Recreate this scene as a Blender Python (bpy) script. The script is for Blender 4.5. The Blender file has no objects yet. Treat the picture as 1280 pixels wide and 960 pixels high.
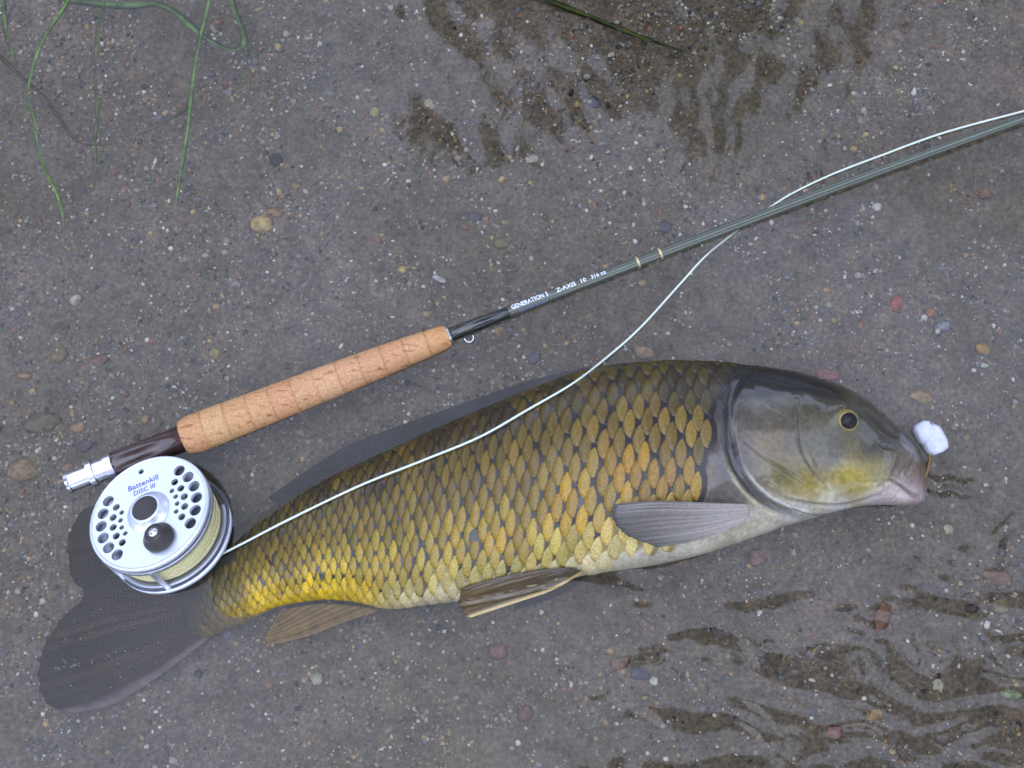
import bpy, math, random
import numpy as np
from mathutils import Vector, Matrix, Quaternion

rng = np.random.default_rng(7)
random.seed(7)
R = math.radians
scene = bpy.context.scene
col = scene.collection

# ------------------------------------------------------------------ camera
DIST, PITCH, HALF_W = 0.82, R(10.0), 0.345
cam_d = bpy.data.cameras.new('camera')
cam_d.sensor_width = 36.0
cam_d.lens = 18.0 / (HALF_W / DIST)
cam_d.clip_start, cam_d.clip_end = 0.01, 400.0
cam = bpy.data.objects.new('camera', cam_d)
cam.location = (0, -DIST * math.sin(PITCH), DIST * math.cos(PITCH))
cam.rotation_euler = (PITCH, 0, 0)
col.objects.link(cam)
scene.camera = cam

# ------------------------------------------------------------------ world, sun, exposure
SUN_EL, SUN_AZ = R(74), R(195)          # azimuth clockwise from north (+y)
world = bpy.data.worlds.new('World')
scene.world = world
world.use_nodes = True
wn, wl = world.node_tree.nodes, world.node_tree.links
wn.clear()
sky = wn.new('ShaderNodeTexSky')
sky.sky_type = 'NISHITA'
sky.sun_disc = False
sky.sun_elevation = SUN_EL
sky.sun_rotation = SUN_AZ
sky.dust_density = 0.6
sky.air_density = 1.0
hsv = wn.new('ShaderNodeHueSaturation')
hsv.inputs['Saturation'].default_value = 0.55
bg = wn.new('ShaderNodeBackground')
bg.inputs['Strength'].default_value = 0.15
wo = wn.new('ShaderNodeOutputWorld')
wl.new(sky.outputs[0], hsv.inputs['Color'])
# broken overcast: soft white cloud over the blue
wtc = wn.new('ShaderNodeTexCoord')
cl = wn.new('ShaderNodeTexNoise')
cl.inputs['Scale'].default_value = 3.2
cl.inputs['Detail'].default_value = 7
cl.inputs['Roughness'].default_value = 0.55
clr = wn.new('ShaderNodeMapRange')
clr.inputs['From Min'].default_value = 0.36
clr.inputs['From Max'].default_value = 0.66
cmix = wn.new('ShaderNodeMix')
cmix.data_type = 'RGBA'
cmix.inputs[7].default_value = (5.0, 5.8, 8.6, 1)
wl.new(wtc.outputs['Generated'], cl.inputs['Vector'])
wl.new(cl.outputs['Fac'], clr.inputs['Value'])
wl.new(clr.outputs[0], cmix.inputs[0])
wl.new(hsv.outputs[0], cmix.inputs[6])
wl.new(cmix.outputs[2], bg.inputs['Color'])
wl.new(bg.outputs[0], wo.inputs['Surface'])
sun_d = bpy.data.lights.new('sun', 'SUN')
sun_d.energy = 1.0
sun_d.angle = R(116)                     # bright overcast: a broad soft sun
sun_d.color = (0.80, 0.85, 1.0)
sun = bpy.data.objects.new('sun', sun_d)
sd = Vector((math.sin(SUN_AZ) * math.cos(SUN_EL), math.cos(SUN_AZ) * math.cos(SUN_EL), math.sin(SUN_EL)))
sun.rotation_euler = sd.to_track_quat('Z', 'Y').to_euler()
col.objects.link(sun)
vs = scene.view_settings
vs.view_transform = 'Standard'
vs.look = 'None'
vs.exposure = 1.36
vs.gamma = 1.0
vs.use_curve_mapping = False
scene.cycles.max_bounces = 8
scene.cycles.transparent_max_bounces = 12
scene.cycles.caustics_reflective = False
scene.cycles.caustics_refractive = False

WATER = 0.030                            # water level above the river bed

# ------------------------------------------------------------------ pixel <-> place
CP = np.array(cam.location)
CX = np.array([1.0, 0, 0])
CY = np.array([0, math.cos(PITCH), math.sin(PITCH)])
CZ = np.array([0, -math.sin(PITCH), math.cos(PITCH)])
KPX = HALF_W / DIST / 640.0


def P(px, py, z=0.0):
    px, py, z = np.broadcast_arrays(np.asarray(px, float), np.asarray(py, float), np.asarray(z, float))
    d = (px[..., None] - 640) * KPX * CX - (py[..., None] - 480) * KPX * CY - CZ
    t = (z - CP[2]) / d[..., 2]
    return CP + d * t[..., None]


def proj(p):
    q = np.asarray(p) - CP
    zc = -(q @ CZ)
    return 640 + (q @ CX) / zc / KPX, 480 - (q @ CY) / zc / KPX


def sstep(a, b, x):
    t = np.clip((np.asarray(x, float) - a) / (b - a), 0, 1)
    return t * t * (3 - 2 * t)


def cspline(ys, n=None, q=None):
    """Catmull-Rom through ys (rows); n samples, or at parameters q in index units."""
    ys = np.asarray(ys, float)
    if ys.ndim == 1:
        ys = ys[:, None]
        one = True
    else:
        one = False
    m = len(ys)
    if q is None:
        q = np.linspace(0, m - 1, n)
    q = np.clip(np.asarray(q, float), 0, m - 1 - 1e-9)
    i = np.minimum(q.astype(int), m - 2)
    f = (q - i)[..., None]
    pad = np.vstack([2 * ys[0] - ys[1], ys, 2 * ys[-1] - ys[-2]])
    a, b, c, d = pad[i], pad[i + 1], pad[i + 2], pad[i + 3]
    r = 0.5 * (2 * b + (c - a) * f + (2 * a - 5 * b + 4 * c - d) * f ** 2 + (3 * b - a - 3 * c + d) * f ** 3)
    return r[..., 0] if one else r


def field(x, y, lam0, lam1, n, seed, ang=None, spread=math.pi):
    """random sum of sinusoids, unit variance"""
    g = np.random.default_rng(seed)
    out = np.zeros_like(x)
    for _ in range(n):
        lam = math.exp(g.uniform(math.log(lam0), math.log(lam1)))
        th = g.uniform(0, 2 * math.pi) if ang is None else ang + g.normal(0, spread)
        k = 2 * math.pi / lam
        out += np.sin(k * (x * math.cos(th) + y * math.sin(th)) + g.uniform(0, 6.28))
    return out * math.sqrt(2.0 / n)


# ------------------------------------------------------------------ materials
def mat(name, base=(0.5, 0.5, 0.5), attr=False, rough=0.5, metal=0.0, spec=0.5, coat=0.0, noise=None, bump=None,
        trans=0.0, coat_rough=0.08):
    m = bpy.data.materials.new(name)
    m.use_nodes = True
    nt = m.node_tree
    n, l = nt.nodes, nt.links
    b = n['Principled BSDF']
    b.inputs['Roughness'].default_value = rough
    b.inputs['Metallic'].default_value = metal
    b.inputs['Specular IOR Level'].default_value = spec
    b.inputs['Coat Weight'].default_value = coat
    b.inputs['Coat Roughness'].default_value = coat_rough
    tc = n.new('ShaderNodeTexCoord')
    if attr:
        a = n.new('ShaderNodeAttribute')
        a.attribute_name = 'Col'
        c = a.outputs['Color']
    else:
        rgb = n.new('ShaderNodeRGB')
        rgb.outputs[0].default_value = (*base, 1)
        c = rgb.outputs[0]
    if noise:
        sc, amt = noise[:2]
        tx = n.new('ShaderNodeTexNoise')
        tx.inputs['Scale'].default_value = sc
        tx.inputs['Detail'].default_value = 6
        tx.inputs['Roughness'].default_value = 0.65
        l.new(tc.outputs['Object'], tx.inputs['Vector'])
        mr = n.new('ShaderNodeMapRange')
        mr.inputs['From Min'].default_value = 0.3
        mr.inputs['From Max'].default_value = 0.7
        mr.inputs['To Min'].default_value = 1 - amt
        mr.inputs['To Max'].default_value = 1 + amt
        l.new(tx.outputs['Fac'], mr.inputs['Value'])
        mx = n.new('ShaderNodeVectorMath')
        mx.operation = 'SCALE'
        l.new(c, mx.inputs[0])
        l.new(mr.outputs[0], mx.inputs['Scale'])
        c = mx.outputs[0]
    l.new(c, b.inputs['Base Color'])
    if bump:
        sc, st, dist = bump
        tb = n.new('ShaderNodeTexNoise')
        tb.inputs['Scale'].default_value = sc
        tb.inputs['Detail'].default_value = 5
        l.new(tc.outputs['Object'], tb.inputs['Vector'])
        bp = n.new('ShaderNodeBump')
        bp.inputs['Strength'].default_value = st
        bp.inputs['Distance'].default_value = dist
        l.new(tb.outputs['Fac'], bp.inputs['Height'])
        l.new(bp.outputs[0], b.inputs['Normal'])
    if trans > 0:
        t = n.new('ShaderNodeBsdfTransparent')
        ms = n.new('ShaderNodeMixShader')
        ms.inputs[0].default_value = trans
        l.new(b.outputs[0], ms.inputs[1])
        l.new(t.outputs[0], ms.inputs[2])
        l.new(ms.outputs[0], n['Material Output'].inputs['Surface'])
    return m


# ------------------------------------------------------------------ object helpers
def tag(o, label=None, cat=None, group=None, kind=None):
    for k, v in (('label', label), ('category', cat), ('group', group), ('kind', kind)):
        if v:
            o[k] = v
    return o


def set_parent(o, parent):
    """parts are meshed in world coordinates; the parent's own shift is undone"""
    if parent is not None:
        o.parent = parent
        if parent.parent is None:
            o.matrix_parent_inverse = parent.matrix_basis.inverted()


def mesh_obj(name, verts, faces, m, parent=None, cols=None, smooth=True, extra=None):
    me = bpy.data.meshes.new(name)
    verts = np.asarray(verts, np.float32).reshape(-1, 3)
    if isinstance(faces, np.ndarray):
        k = faces.shape[1]
        me.vertices.add(len(verts))
        me.vertices.foreach_set('co', verts.ravel())
        me.loops.add(faces.size)
        me.loops.foreach_set('vertex_index', faces.astype(np.int32).ravel())
        me.polygons.add(len(faces))
        me.polygons.foreach_set('loop_start', np.arange(0, faces.size, k, dtype=np.int32))
        me.update(calc_edges=True)
    else:
        me.from_pydata([tuple(map(float, v)) for v in verts], [], faces)
    me.validate()
    if cols is not None:
        at = me.color_attributes.new('Col', 'FLOAT_COLOR', 'POINT')
        c = np.ones((len(verts), 4), np.float32)
        c[:, :3] = np.broadcast_to(cols, (len(verts), 3))
        at.data.foreach_set('color', c.ravel())
    if extra is not None:
        for nm, arr in extra.items():
            at = me.attributes.new(nm, 'FLOAT_VECTOR', 'POINT')
            at.data.foreach_set('vector', np.asarray(arr, np.float32).ravel())
    me.polygons.foreach_set('use_smooth', [smooth] * len(me.polygons))
    me.materials.append(m)
    o = bpy.data.objects.new(name, me)
    col.objects.link(o)
    set_parent(o, parent)
    return o


def empty(name, loc):
    o = bpy.data.objects.new(name, None)
    o.empty_display_size = 0.02
    o.location = loc
    col.objects.link(o)
    return o


def grid_faces(nu, nv, wrap_v=False, flip=False):
    i = np.arange(nu - 1)[:, None]
    j = np.arange(nv if wrap_v else nv - 1)[None, :]
    j2 = (j + 1) % nv
    a, b, c, d = i * nv + j, (i + 1) * nv + j, (i + 1) * nv + j2, i * nv + j2
    f = np.stack([a, b, c, d] if not flip else [d, c, b, a], -1).reshape(-1, 4)
    return f


def tube(path, rad, seg=10, cap=True):
    """tube mesh along a path with radius per point"""
    path = np.asarray(path, float)
    n = len(path)
    rad = np.broadcast_to(rad, (n,))
    tan = np.gradient(path, axis=0)
    tan /= np.linalg.norm(tan, axis=1)[:, None]
    up = np.array([0, 0, 1.0])
    if abs(tan[0] @ up) > 0.9:
        up = np.array([0, 1.0, 0])
    v = []
    side = np.cross(tan[0], up)
    for k in range(n):
        side = side - (side @ tan[k]) * tan[k]
        side /= np.linalg.norm(side)
        nn = np.cross(side, tan[k])
        a = np.linspace(0, 2 * math.pi, seg, endpoint=False)
        v.append(path[k] + rad[k] * (np.cos(a)[:, None] * side + np.sin(a)[:, None] * nn))
    v = np.concatenate(v)
    f = [tuple(map(int, q)) for q in grid_faces(n, seg, True)]
    if cap:
        f.append(tuple(range(seg - 1, -1, -1)))
        f.append(tuple(range((n - 1) * seg, n * seg)))
    return v, f


def lathe(profile, seg=48, closed=False):
    """profile of (radius, z) turned round z"""
    pr = np.asarray(profile, float)
    a = np.linspace(0, 2 * math.pi, seg, endpoint=False)
    v = np.stack([pr[:, 0, None] * np.cos(a), pr[:, 0, None] * np.sin(a), np.broadcast_to(pr[:, 1, None], (len(pr), seg))], -1)
    f = grid_faces(len(pr), seg, True)
    if closed:
        j = np.arange(seg)
        j2 = (j + 1) % seg
        b = (len(pr) - 1) * seg
        f = np.vstack([f, np.stack([b + j, j, j2, b + j2], -1)])
    return v.reshape(-1, 3), f


def text_mesh(body, size, extrude=0.0001, bold=0.0):
    cu = bpy.data.curves.new('lettering', 'FONT')
    cu.body = body
    cu.size = size
    cu.align_x = 'CENTER'
    cu.align_y = 'CENTER'
    cu.extrude = extrude
    cu.offset = bold
    cu.resolution_u = 2
    ob = bpy.data.objects.new('lettering', cu)
    col.objects.link(ob)
    dg = bpy.context.evaluated_depsgraph_get()
    me = bpy.data.meshes.new_from_object(ob.evaluated_get(dg))
    v = np.array([w.co[:] for w in me.vertices])
    f = [tuple(p.vertices) for p in me.polygons]
    bpy.data.objects.remove(ob)
    bpy.data.curves.remove(cu)
    bpy.data.meshes.remove(me)
    return v, f


# ================================================================== THE SETTING
# river bed: one sheet, fine under the picture, coarse away from it, rising to banks
def axis_coords(half, step, far):
    a = list(np.arange(-half, half + step / 2, step))
    s, x = step, half
    while x < far:
        s *= 1.35
        x += s
        a.append(x)
        a.insert(0, -x)
    return np.array(a)


gx, gy = axis_coords(0.56, 0.0025, 60), axis_coords(0.46, 0.0025, 60)
X, Y = np.meshgrid(gx, gy, indexing='ij')
near = np.exp(-np.maximum(0, np.hypot(X, Y) - 0.5) * 3)
Z = near * (0.0011 * field(X, Y, 0.03, 0.14, 40, 1) + 0.0005 * field(X, Y, 0.008, 0.03, 60, 2)
            + 0.0003 * rng.normal(size=X.shape))
rr = np.hypot(X, Y)
Z = Z - 0.10 * sstep(0.9, 2.2, rr) + 0.75 * sstep(2.4, 4.2, rr)
m_bed = mat('wet_sand', rough=0.75, spec=0.3)
nt = m_bed.node_tree
n, l = nt.nodes, nt.links
tc = n.new('ShaderNodeTexCoord')


def ramp(node_in, stops):
    r = n.new('ShaderNodeValToRGB')
    e = r.color_ramp.elements
    while len(e) < len(stops):
        e.new(0.5)
    for k, (p, c) in enumerate(stops):
        e[k].position = p
        e[k].color = (*c, 1)
    l.new(node_in, r.inputs[0])
    return r.outputs[0]


def tex_noise(scale, detail=6, rough=0.6):
    t = n.new('ShaderNodeTexNoise')
    t.inputs['Scale'].default_value = scale
    t.inputs['Detail'].default_value = detail
    t.inputs['Roughness'].default_value = rough
    l.new(tc.outputs['Object'], t.inputs['Vector'])
    return t.outputs['Fac']


def mixc(a, b, fac, mode='MIX'):
    t = n.new('ShaderNodeMix')
    t.data_type = 'RGBA'
    t.blend_type = mode
    if isinstance(fac, float):
        t.inputs[0].default_value = fac
    else:
        l.new(fac, t.inputs[0])
    l.new(a, t.inputs[6])
    l.new(b, t.inputs[7])
    return t.outputs[2]


big = ramp(tex_noise(6.5, 6, 0.65), [(0.28, (0.084, 0.068, 0.038)), (0.50, (0.122, 0.096, 0.070)), (0.70, (0.165, 0.126, 0.104))])
mid = ramp(tex_noise(70, 8, 0.75), [(0.26, (0.45, 0.44, 0.42)), (0.5, (1.0, 1.0, 1.0)), (0.72, (1.55, 1.48, 1.38))])
fine = ramp(tex_noise(330, 6, 0.75), [(0.30, (0.35, 0.34, 0.33)), (0.5, (1.0, 1.0, 1.0)), (0.72, (1.9, 1.85, 1.75))])
c1 = mixc(big, mid, 1.0, 'MULTIPLY')
c2 = mixc(c1, fine, 1.0, 'MULTIPLY')
b = n['Principled BSDF']
l.new(c2, b.inputs['Base Color'])
bp = n.new('ShaderNodeBump')
bp.inputs['Strength'].default_value = 0.6
bp.inputs['Distance'].default_value = 0.0012
l.new(tex_noise(480, 5, 0.7), bp.inputs['Height'])
l.new(bp.outputs[0], b.inputs['Normal'])
bed = mesh_obj('river_bed', np.stack([X, Y, Z], -1), grid_faces(len(gx), len(gy)), m_bed)
tag(bed, 'grey brown sandy river bed under shallow water', kind='structure')
from_bed_x, from_bed_y, from_bed_z = gx, gy, Z


def bed_z(x, y):
    i = np.clip(np.searchsorted(gx, x), 0, len(gx) - 1)
    j = np.clip(np.searchsorted(gy, y), 0, len(gy) - 1)
    return Z[i, j]


# loose sand grains and grit, too many to count
ico_t = (1 + 5 ** 0.5) / 2
ICO_V = np.array([(-1, ico_t, 0), (1, ico_t, 0), (-1, -ico_t, 0), (1, -ico_t, 0), (0, -1, ico_t), (0, 1, ico_t), (0, -1, -ico_t),
                  (0, 1, -ico_t), (ico_t, 0, -1), (ico_t, 0, 1), (-ico_t, 0, -1), (-ico_t, 0, 1)], float)
ICO_V /= np.linalg.norm(ICO_V[0])
ICO_F = np.array([(0, 11, 5), (0, 5, 1), (0, 1, 7), (0, 7, 10), (0, 10, 11), (1, 5, 9), (5, 11, 4), (11, 10, 2), (10, 7, 6), (7, 1, 8),
                  (3, 9, 4), (3, 4, 2), (3, 2, 6), (3, 6, 8), (3, 8, 9), (4, 9, 5), (2, 4, 11), (6, 2, 10), (8, 6, 7), (9, 8, 1)])


def grain_cloud(name, count, r0, r1, palette, weights, m, label, seed, dens=None):
    g = np.random.default_rng(seed)
    x = g.uniform(-0.52, 0.52, count * 2)
    y = g.uniform(-0.42, 0.44, count * 2)
    keep = np.ones(len(x), bool)
    if dens is not None:
        keep = g.uniform(size=len(x)) < dens(x, y)
    x, y = x[keep][:count], y[keep][:count]
    k = len(x)
    r = r0 * (r1 / r0) ** (g.uniform(size=k) ** 1.8)
    s = r[:, None] * g.uniform(0.65, 1.25, (k, 3)) * np.array([1, 1, 0.75])
    a = g.uniform(0, 6.283, k)
    v = ICO_V[None] * g.uniform(0.72, 1.2, (k, 12, 1)) * s[:, None, :]
    ca, sa = np.cos(a)[:, None], np.sin(a)[:, None]
    vx = v[..., 0] * ca - v[..., 1] * sa + x[:, None]
    vy = v[..., 0] * sa + v[..., 1] * ca + y[:, None]
    vz = v[..., 2] + (bed_z(x, y) + s[:, 2] * 0.25)[:, None]
    f = (ICO_F[None] + 12 * np.arange(k)[:, None, None]).reshape(-1, 3)
    pal = np.array(palette)
    ci = g.choice(len(pal), k, p=np.array(weights) / np.sum(weights))
    c = 1.2 * pal[ci] * g.uniform(0.7, 1.3, (k, 1))
    o = mesh_obj(name, np.stack([vx, vy, vz], -1).reshape(-1, 3), f, m, cols=np.repeat(c, 12, 0), smooth=False)
    return tag(o, label, 'sand' if 'sand' in name else 'gravel', kind='stuff')


m_grain = mat('grit', attr=True, rough=0.55, spec=0.4)
PAL = [(0.085, 0.073, 0.06), (0.13, 0.112, 0.09), (0.24, 0.21, 0.17), (0.46, 0.43, 0.37), (0.30, 0.20, 0.085), (0.19, 0.085, 0.045),
       (0.025, 0.025, 0.027), (0.13, 0.125, 0.14)]
patchy = lambda x, y: np.clip(0.55 + 0.36 * field(x, y, 0.03, 0.22, 50, 11) - 0.5 * x, 0.06, 1)
grain_cloud('sand_grains', 66000, 0.0006, 0.0017, PAL, [3.5, 5, 5.5, 1.9, 2.0, 1.2, 2.4, 3], m_grain,
            'loose pale and dark sand grains scattered over the river bed', 21, patchy)
grain_cloud('fine_gravel', 4800, 0.0013, 0.0030, PAL, [4, 4, 3.5, 1.1, 2.0, 1.5, 1.4, 3], m_grain,
            'fine mixed gravel strewn over the river bed', 22, patchy)

# single pebbles, each where the photograph shows it: px, py, width, height (px), turn, colour, label
m_peb = mat('pebble_stone', attr=True, rough=0.6, spec=0.3, noise=(240, 0.55), bump=(500, 0.3, 0.0006))
PEBBLES = [
    (344, 199, 19, 19, 20, (0.018, 0.018, 0.020), 'small black pebble lying alone on open sand'),
    (327, 281, 30, 26, 10, (0.52, 0.36, 0.12), 'yellow ochre pebble touching an orange brown one'),
    (344, 264, 22, 15, -20, (0.36, 0.19, 0.06), 'orange brown pebble touching a yellow ochre one'),
    (95, 375, 17, 14, 30, (0.50, 0.45, 0.34), 'cream pebble on open sand between the grass strands and the reel'),
    (121, 449, 27, 17, 15, (0.17, 0.075, 0.045), 'flat red brown pebble on the sand above the rod butt'),
    (72, 443, 30, 22, 35, (0.22, 0.15, 0.07), 'dull tan pebble beside the flat red brown pebble'),
    (28, 588, 42, 28, 5, (0.30, 0.21, 0.10), 'broad tan pebble left of the silver rod butt cap'),
    (106, 556, 20, 16, 30, (0.085, 0.05, 0.07), 'dark purple pebble just above the silver rod butt cap'),
    (97, 534, 22, 15, 20, (0.27, 0.16, 0.07), 'brown pebble touching the dark purple pebble'),
    (50, 526, 56, 30, 10, (0.14, 0.115, 0.055), 'large flat olive pebble half sunk in the sand'),
    (593, 271, 22, 15, -10, (0.065, 0.065, 0.09), 'slate grey pebble on sand between the rod grip and the weed'),
    (742, 127, 17, 20, 25, (0.055, 0.06, 0.10), 'dark blue grey pebble under the rippled tree reflection'),
    (626, 303, 24, 17, 0, (0.20, 0.17, 0.06), 'olive yellow pebble on sand above the rod lettering'),
    (831, 283, 20, 17, 40, (0.09, 0.075, 0.10), 'purple grey pebble just above the two gold rod rings'),
    (502, 336, 14, 10, 10, (0.50, 0.38, 0.10), 'small bright yellow pebble on sand above the cork grip'),
    (548, 348, 21, 9, -20, (0.55, 0.55, 0.53), 'thin white stone chip on sand above the cork grip'),
    (667, 447, 20, 17, 0, (0.085, 0.085, 0.11), 'blue grey pebble between the rod and the fish back'),
    (805, 441, 26, 17, -15, (0.38, 0.24, 0.13), 'pale orange pebble close above the fish back'),
    (1121, 378, 18, 23, 15, (0.40, 0.085, 0.06), 'brick red pebble on the sand above the fish head'),
    (1163, 391, 12, 12, 0, (0.45, 0.16, 0.06), 'tiny orange red pebble beside a grey oval one'),
    (1178, 408, 22, 15, 0, (0.25, 0.27, 0.31), 'smooth light grey oval pebble beside a tiny orange red one'),
    (1229, 436, 21, 15, -10, (0.50, 0.28, 0.07), 'orange pebble above a white crescent chip'),
    (1228, 455, 20, 7, -15, (0.58, 0.56, 0.48), 'white crescent stone chip below the orange pebble'),
    (1153, 496, 31, 20, 5, (0.36, 0.22, 0.10), 'tan pebble on sand above the white foam fly'),
    (1036, 468, 34, 15, -12, (0.36, 0.15, 0.12), 'pinkish red stone touching the top of the fish head'),
    (1101, 771, 24, 40, -25, (0.24, 0.11, 0.065), 'long upright red brown stone below the fish mouth'),
    (946, 697, 24, 22, 20, (0.25, 0.12, 0.085), 'reddish pebble close under the fish belly'),
    (1246, 721, 38, 22, -15, (0.26, 0.14, 0.085), 'flat rusty pebble on the sand right of the long upright stone'),
    (1252, 758, 26, 20, 0, (0.24, 0.20, 0.11), 'olive tan pebble just below the flat rusty pebble'),
    (1094, 894, 22, 18, 0, (0.38, 0.24, 0.08), 'golden tan pebble in the dark ripples below the fish'),
    (1044, 915, 20, 18, 0, (0.34, 0.15, 0.13), 'dusty pink pebble in the ripples below the fish'),
    (1173, 856, 17, 15, 30, (0.48, 0.44, 0.31), 'cream pebble in the ripples below the long upright stone'),
    (1266, 868, 28, 14, -10, (0.27, 0.31, 0.15), 'pale green pebble lying in the dark ripples'),
    (622, 814, 24, 24, 30, (0.22, 0.10, 0.065), 'rusty pebble on the sand below the pelvic fin'),
    (655, 893, 28, 20, 25, (0.15, 0.07, 0.05), 'dark red stone among the ripples under the pelvic fin'),
    (776, 828, 30, 18, 35, (0.18, 0.085, 0.055), 'brown red stone beside a blue grey one in the ripples'),
    (800, 842, 26, 18, 0, (0.075, 0.08, 0.105), 'blue grey stone beside a brown red one in the ripples'),
    (818, 852, 12, 12, 0, (0.56, 0.55, 0.44), 'small white pebble touching the blue grey stone'),
    (1186, 661, 14, 13, 0, (0.45, 0.44, 0.26), 'small yellow white pebble right of the fish mouth'),
    (1215, 760, 20, 14, 10, (0.07, 0.055, 0.055), 'dark brown pebble between the upright stone and the olive tan pebble'),
    (268, 442, 16, 17, -20, (0.32, 0.24, 0.09), 'small mustard pebble on sand above the cork grip butt'),
    (368, 232, 14, 14, 0, (0.30, 0.18, 0.08), 'small brown pebble between the black and the yellow ochre pebbles'),
    (468, 140, 13, 15, 0, (0.42, 0.33, 0.13), 'small straw yellow pebble near the dark tree reflection'),
    (535, 128, 14, 14, 0, (0.52, 0.46, 0.25), 'pale yellow pebble at the edge of the tree reflection'),
    (395, 848, 16, 20, 20, (0.46, 0.44, 0.33), 'small cream pebble below the anal fin'),
    (663, 198, 22, 14, 20, (0.46, 0.45, 0.40), 'pale grey pebble under the rippled reflection'),
    (1077, 405, 12, 12, 0, (0.30, 0.10, 0.06), 'small russet pebble above the fish eye'),
    (1035, 362, 12, 10, 0, (0.42, 0.24, 0.10), 'small apricot pebble between the rod and the fish head'),
    (1097, 258, 14, 11, 0, (0.50, 0.50, 0.46), 'small white grey pebble below the rod blank'),
    (1232, 242, 22, 16, 0, (0.23, 0.12, 0.06), 'rusty brown pebble on sand just below the rod blank'),
    (30, 470, 18, 12, 0, (0.33, 0.20, 0.08), 'small orange tan pebble above the large flat olive pebble'),
    (82, 583, 16, 12, 0, (0.24, 0.13, 0.07), 'small brown pebble touching the silver rod butt cap'),
]


def ico_sub(k):
    v, f = [tuple(p) for p in ICO_V], [tuple(q) for q in ICO_F]
    for _ in range(k):
        cache, nf = {}, []

        def midp(a, b):
            key = (min(a, b), max(a, b))
            if key not in cache:
                p = np.array(v[a]) + np.array(v[b])
                v.append(tuple(p / np.linalg.norm(p)))
                cache[key] = len(v) - 1
            return cache[key]
        for a, b_, c in f:
            x_, y_, z_ = midp(a, b_), midp(b_, c), midp(c, a)
            nf += [(a, x_, z_), (b_, y_, x_), (c, z_, y_), (x_, y_, z_)]
        f = nf
    return np.array(v), np.array(f)


SPH_V, SPH_F = ico_sub(2)
for k, (px, py, w, h, rot, c, lab) in enumerate(PEBBLES):
    g = np.random.default_rng(100 + k)
    p = P(px, py, 0.002)
    sx, sy = w * 0.245e-3, h * 0.245e-3
    sz = 0.55 * min(sx, sy)
    v = SPH_V.copy()
    for _ in range(4):
        d = g.normal(size=3)
        d /= np.linalg.norm(d)
        o_ = g.uniform(0.55, 0.85)
        over = np.maximum(0, v @ d - o_)
        v -= over[:, None] * d * 0.85                        # worn facets
    v *= 1 + 0.07 * g.normal(size=(len(v), 1))
    v = np.sign(v) * np.abs(v) ** 0.9 * np.array([sx, sy, sz]) * 1.05
    a = R(rot)
    v[:, :2] = v[:, :2] @ np.array([[math.cos(a), math.sin(a)], [-math.sin(a), math.cos(a)]])
    v += p + np.array([0, 0, bed_z(p[0], p[1]) + 0.12 * sz - 0.002])
    cc = 0.85 * (.78 * np.array(c) + .22 * np.array([.13, .105, .085])) * (1 + 0.12 * g.normal(size=(len(v), 1)))
    o = mesh_obj('pebble', v, SPH_F, m_peb, cols=np.clip(cc, 0.005, 1))
    tag(o, lab, 'pebble', 'pebbles on the river bed')

# ------------------------------------------------------------------ water
wx, wy = axis_coords(0.50, 0.0016, 3.0), axis_coords(0.42, 0.0016, 3.0)
X, Y = np.meshgrid(wx, wy, indexing='ij')
QX, QY = proj(np.stack([X, Y, np.full_like(X, WATER)], -1).reshape(-1, 3))
QX, QY = QX.reshape(X.shape), QY.reshape(X.shape)
H = 0.012 * 0.10 / 6.28 * 2.0 * field(X, Y, 0.07, 0.22, 30, 31)
m_top = sstep(330, 620, QX) * (1 - sstep(1130, 1290, QX)) * (1 - sstep(90, 300, QY))
H += m_top * (0.030 * 0.036 / 6.28 * field(X, Y, 0.020, 0.07, 40, 32, 0.15, 0.75))
m_str = sstep(560, 760, QX) * (1 - sstep(1080, 1220, QX)) * (1 - sstep(170, 290, QY)) * sstep(20, 110, QY)
H += m_str * (0.022 * 0.014 / 6.28 * field(X, Y, 0.009, 0.022, 40, 36, 0.12, 0.3))
br = sstep(540, 820, QX + 0.35 * (QY - 800)) * sstep(680, 790, QY)
wob = 0.005 * field(X, Y, 0.06, 0.16, 20, 33)
H += br * (0.115 * 0.026 / 6.28 * field(X + wob, Y + wob, 0.018, 0.042, 26, 34, 1.45, 0.24)
           * (0.75 + 0.5 * field(X, Y, 0.05, 0.14, 20, 35)))
# little ring ripples pushed out from the mouth
mx_, my_ = P(1165, 605, WATER)[:2]
rm = np.hypot(X - mx_, Y - my_)
mx_, my_ = P(1184, 604, WATER)[:2]
H += 0.38 * 0.011 / 6.28 * np.sin(2 * math.pi * (Y + .12 * X + .0012 * np.sin(X * 420)) / 0.011) * np.exp(-((X - mx_) / .017) ** 2 - ((Y - my_) / .011) ** 2)
H += br * (0.045 * 0.011 / 6.28 * field(X, Y, 0.008, 0.016, 40, 37, 1.4, 0.4) * np.clip(.5 + field(X, Y, .04, .12, 20, 38), 0, 2))
fade = np.exp(-np.maximum(0, np.maximum(np.abs(X) - 0.46, np.abs(Y) - 0.38)) * 6)
H *= fade
m_wat = bpy.data.materials.new('clear_water')
m_wat.use_nodes = True
nt = m_wat.node_tree
nn, ll = nt.nodes, nt.links
nn.remove(nn['Principled BSDF'])
tr = nn.new('ShaderNodeBsdfTransparent')
tr.inputs[0].default_value = (0.95, 0.96, 0.93, 1)
gl = nn.new('ShaderNodeBsdfGlossy')
gl.inputs['Roughness'].default_value = 0.028
fr = nn.new('ShaderNodeFresnel')
fr.inputs['IOR'].default_value = 1.43
ms = nn.new('ShaderNodeMixShader')
ll.new(fr.outputs[0], ms.inputs[0])
ll.new(tr.outputs[0], ms.inputs[1])
ll.new(gl.outputs[0], ms.inputs[2])
ll.new(ms.outputs[0], nn['Material Output'].inputs['Surface'])
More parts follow.
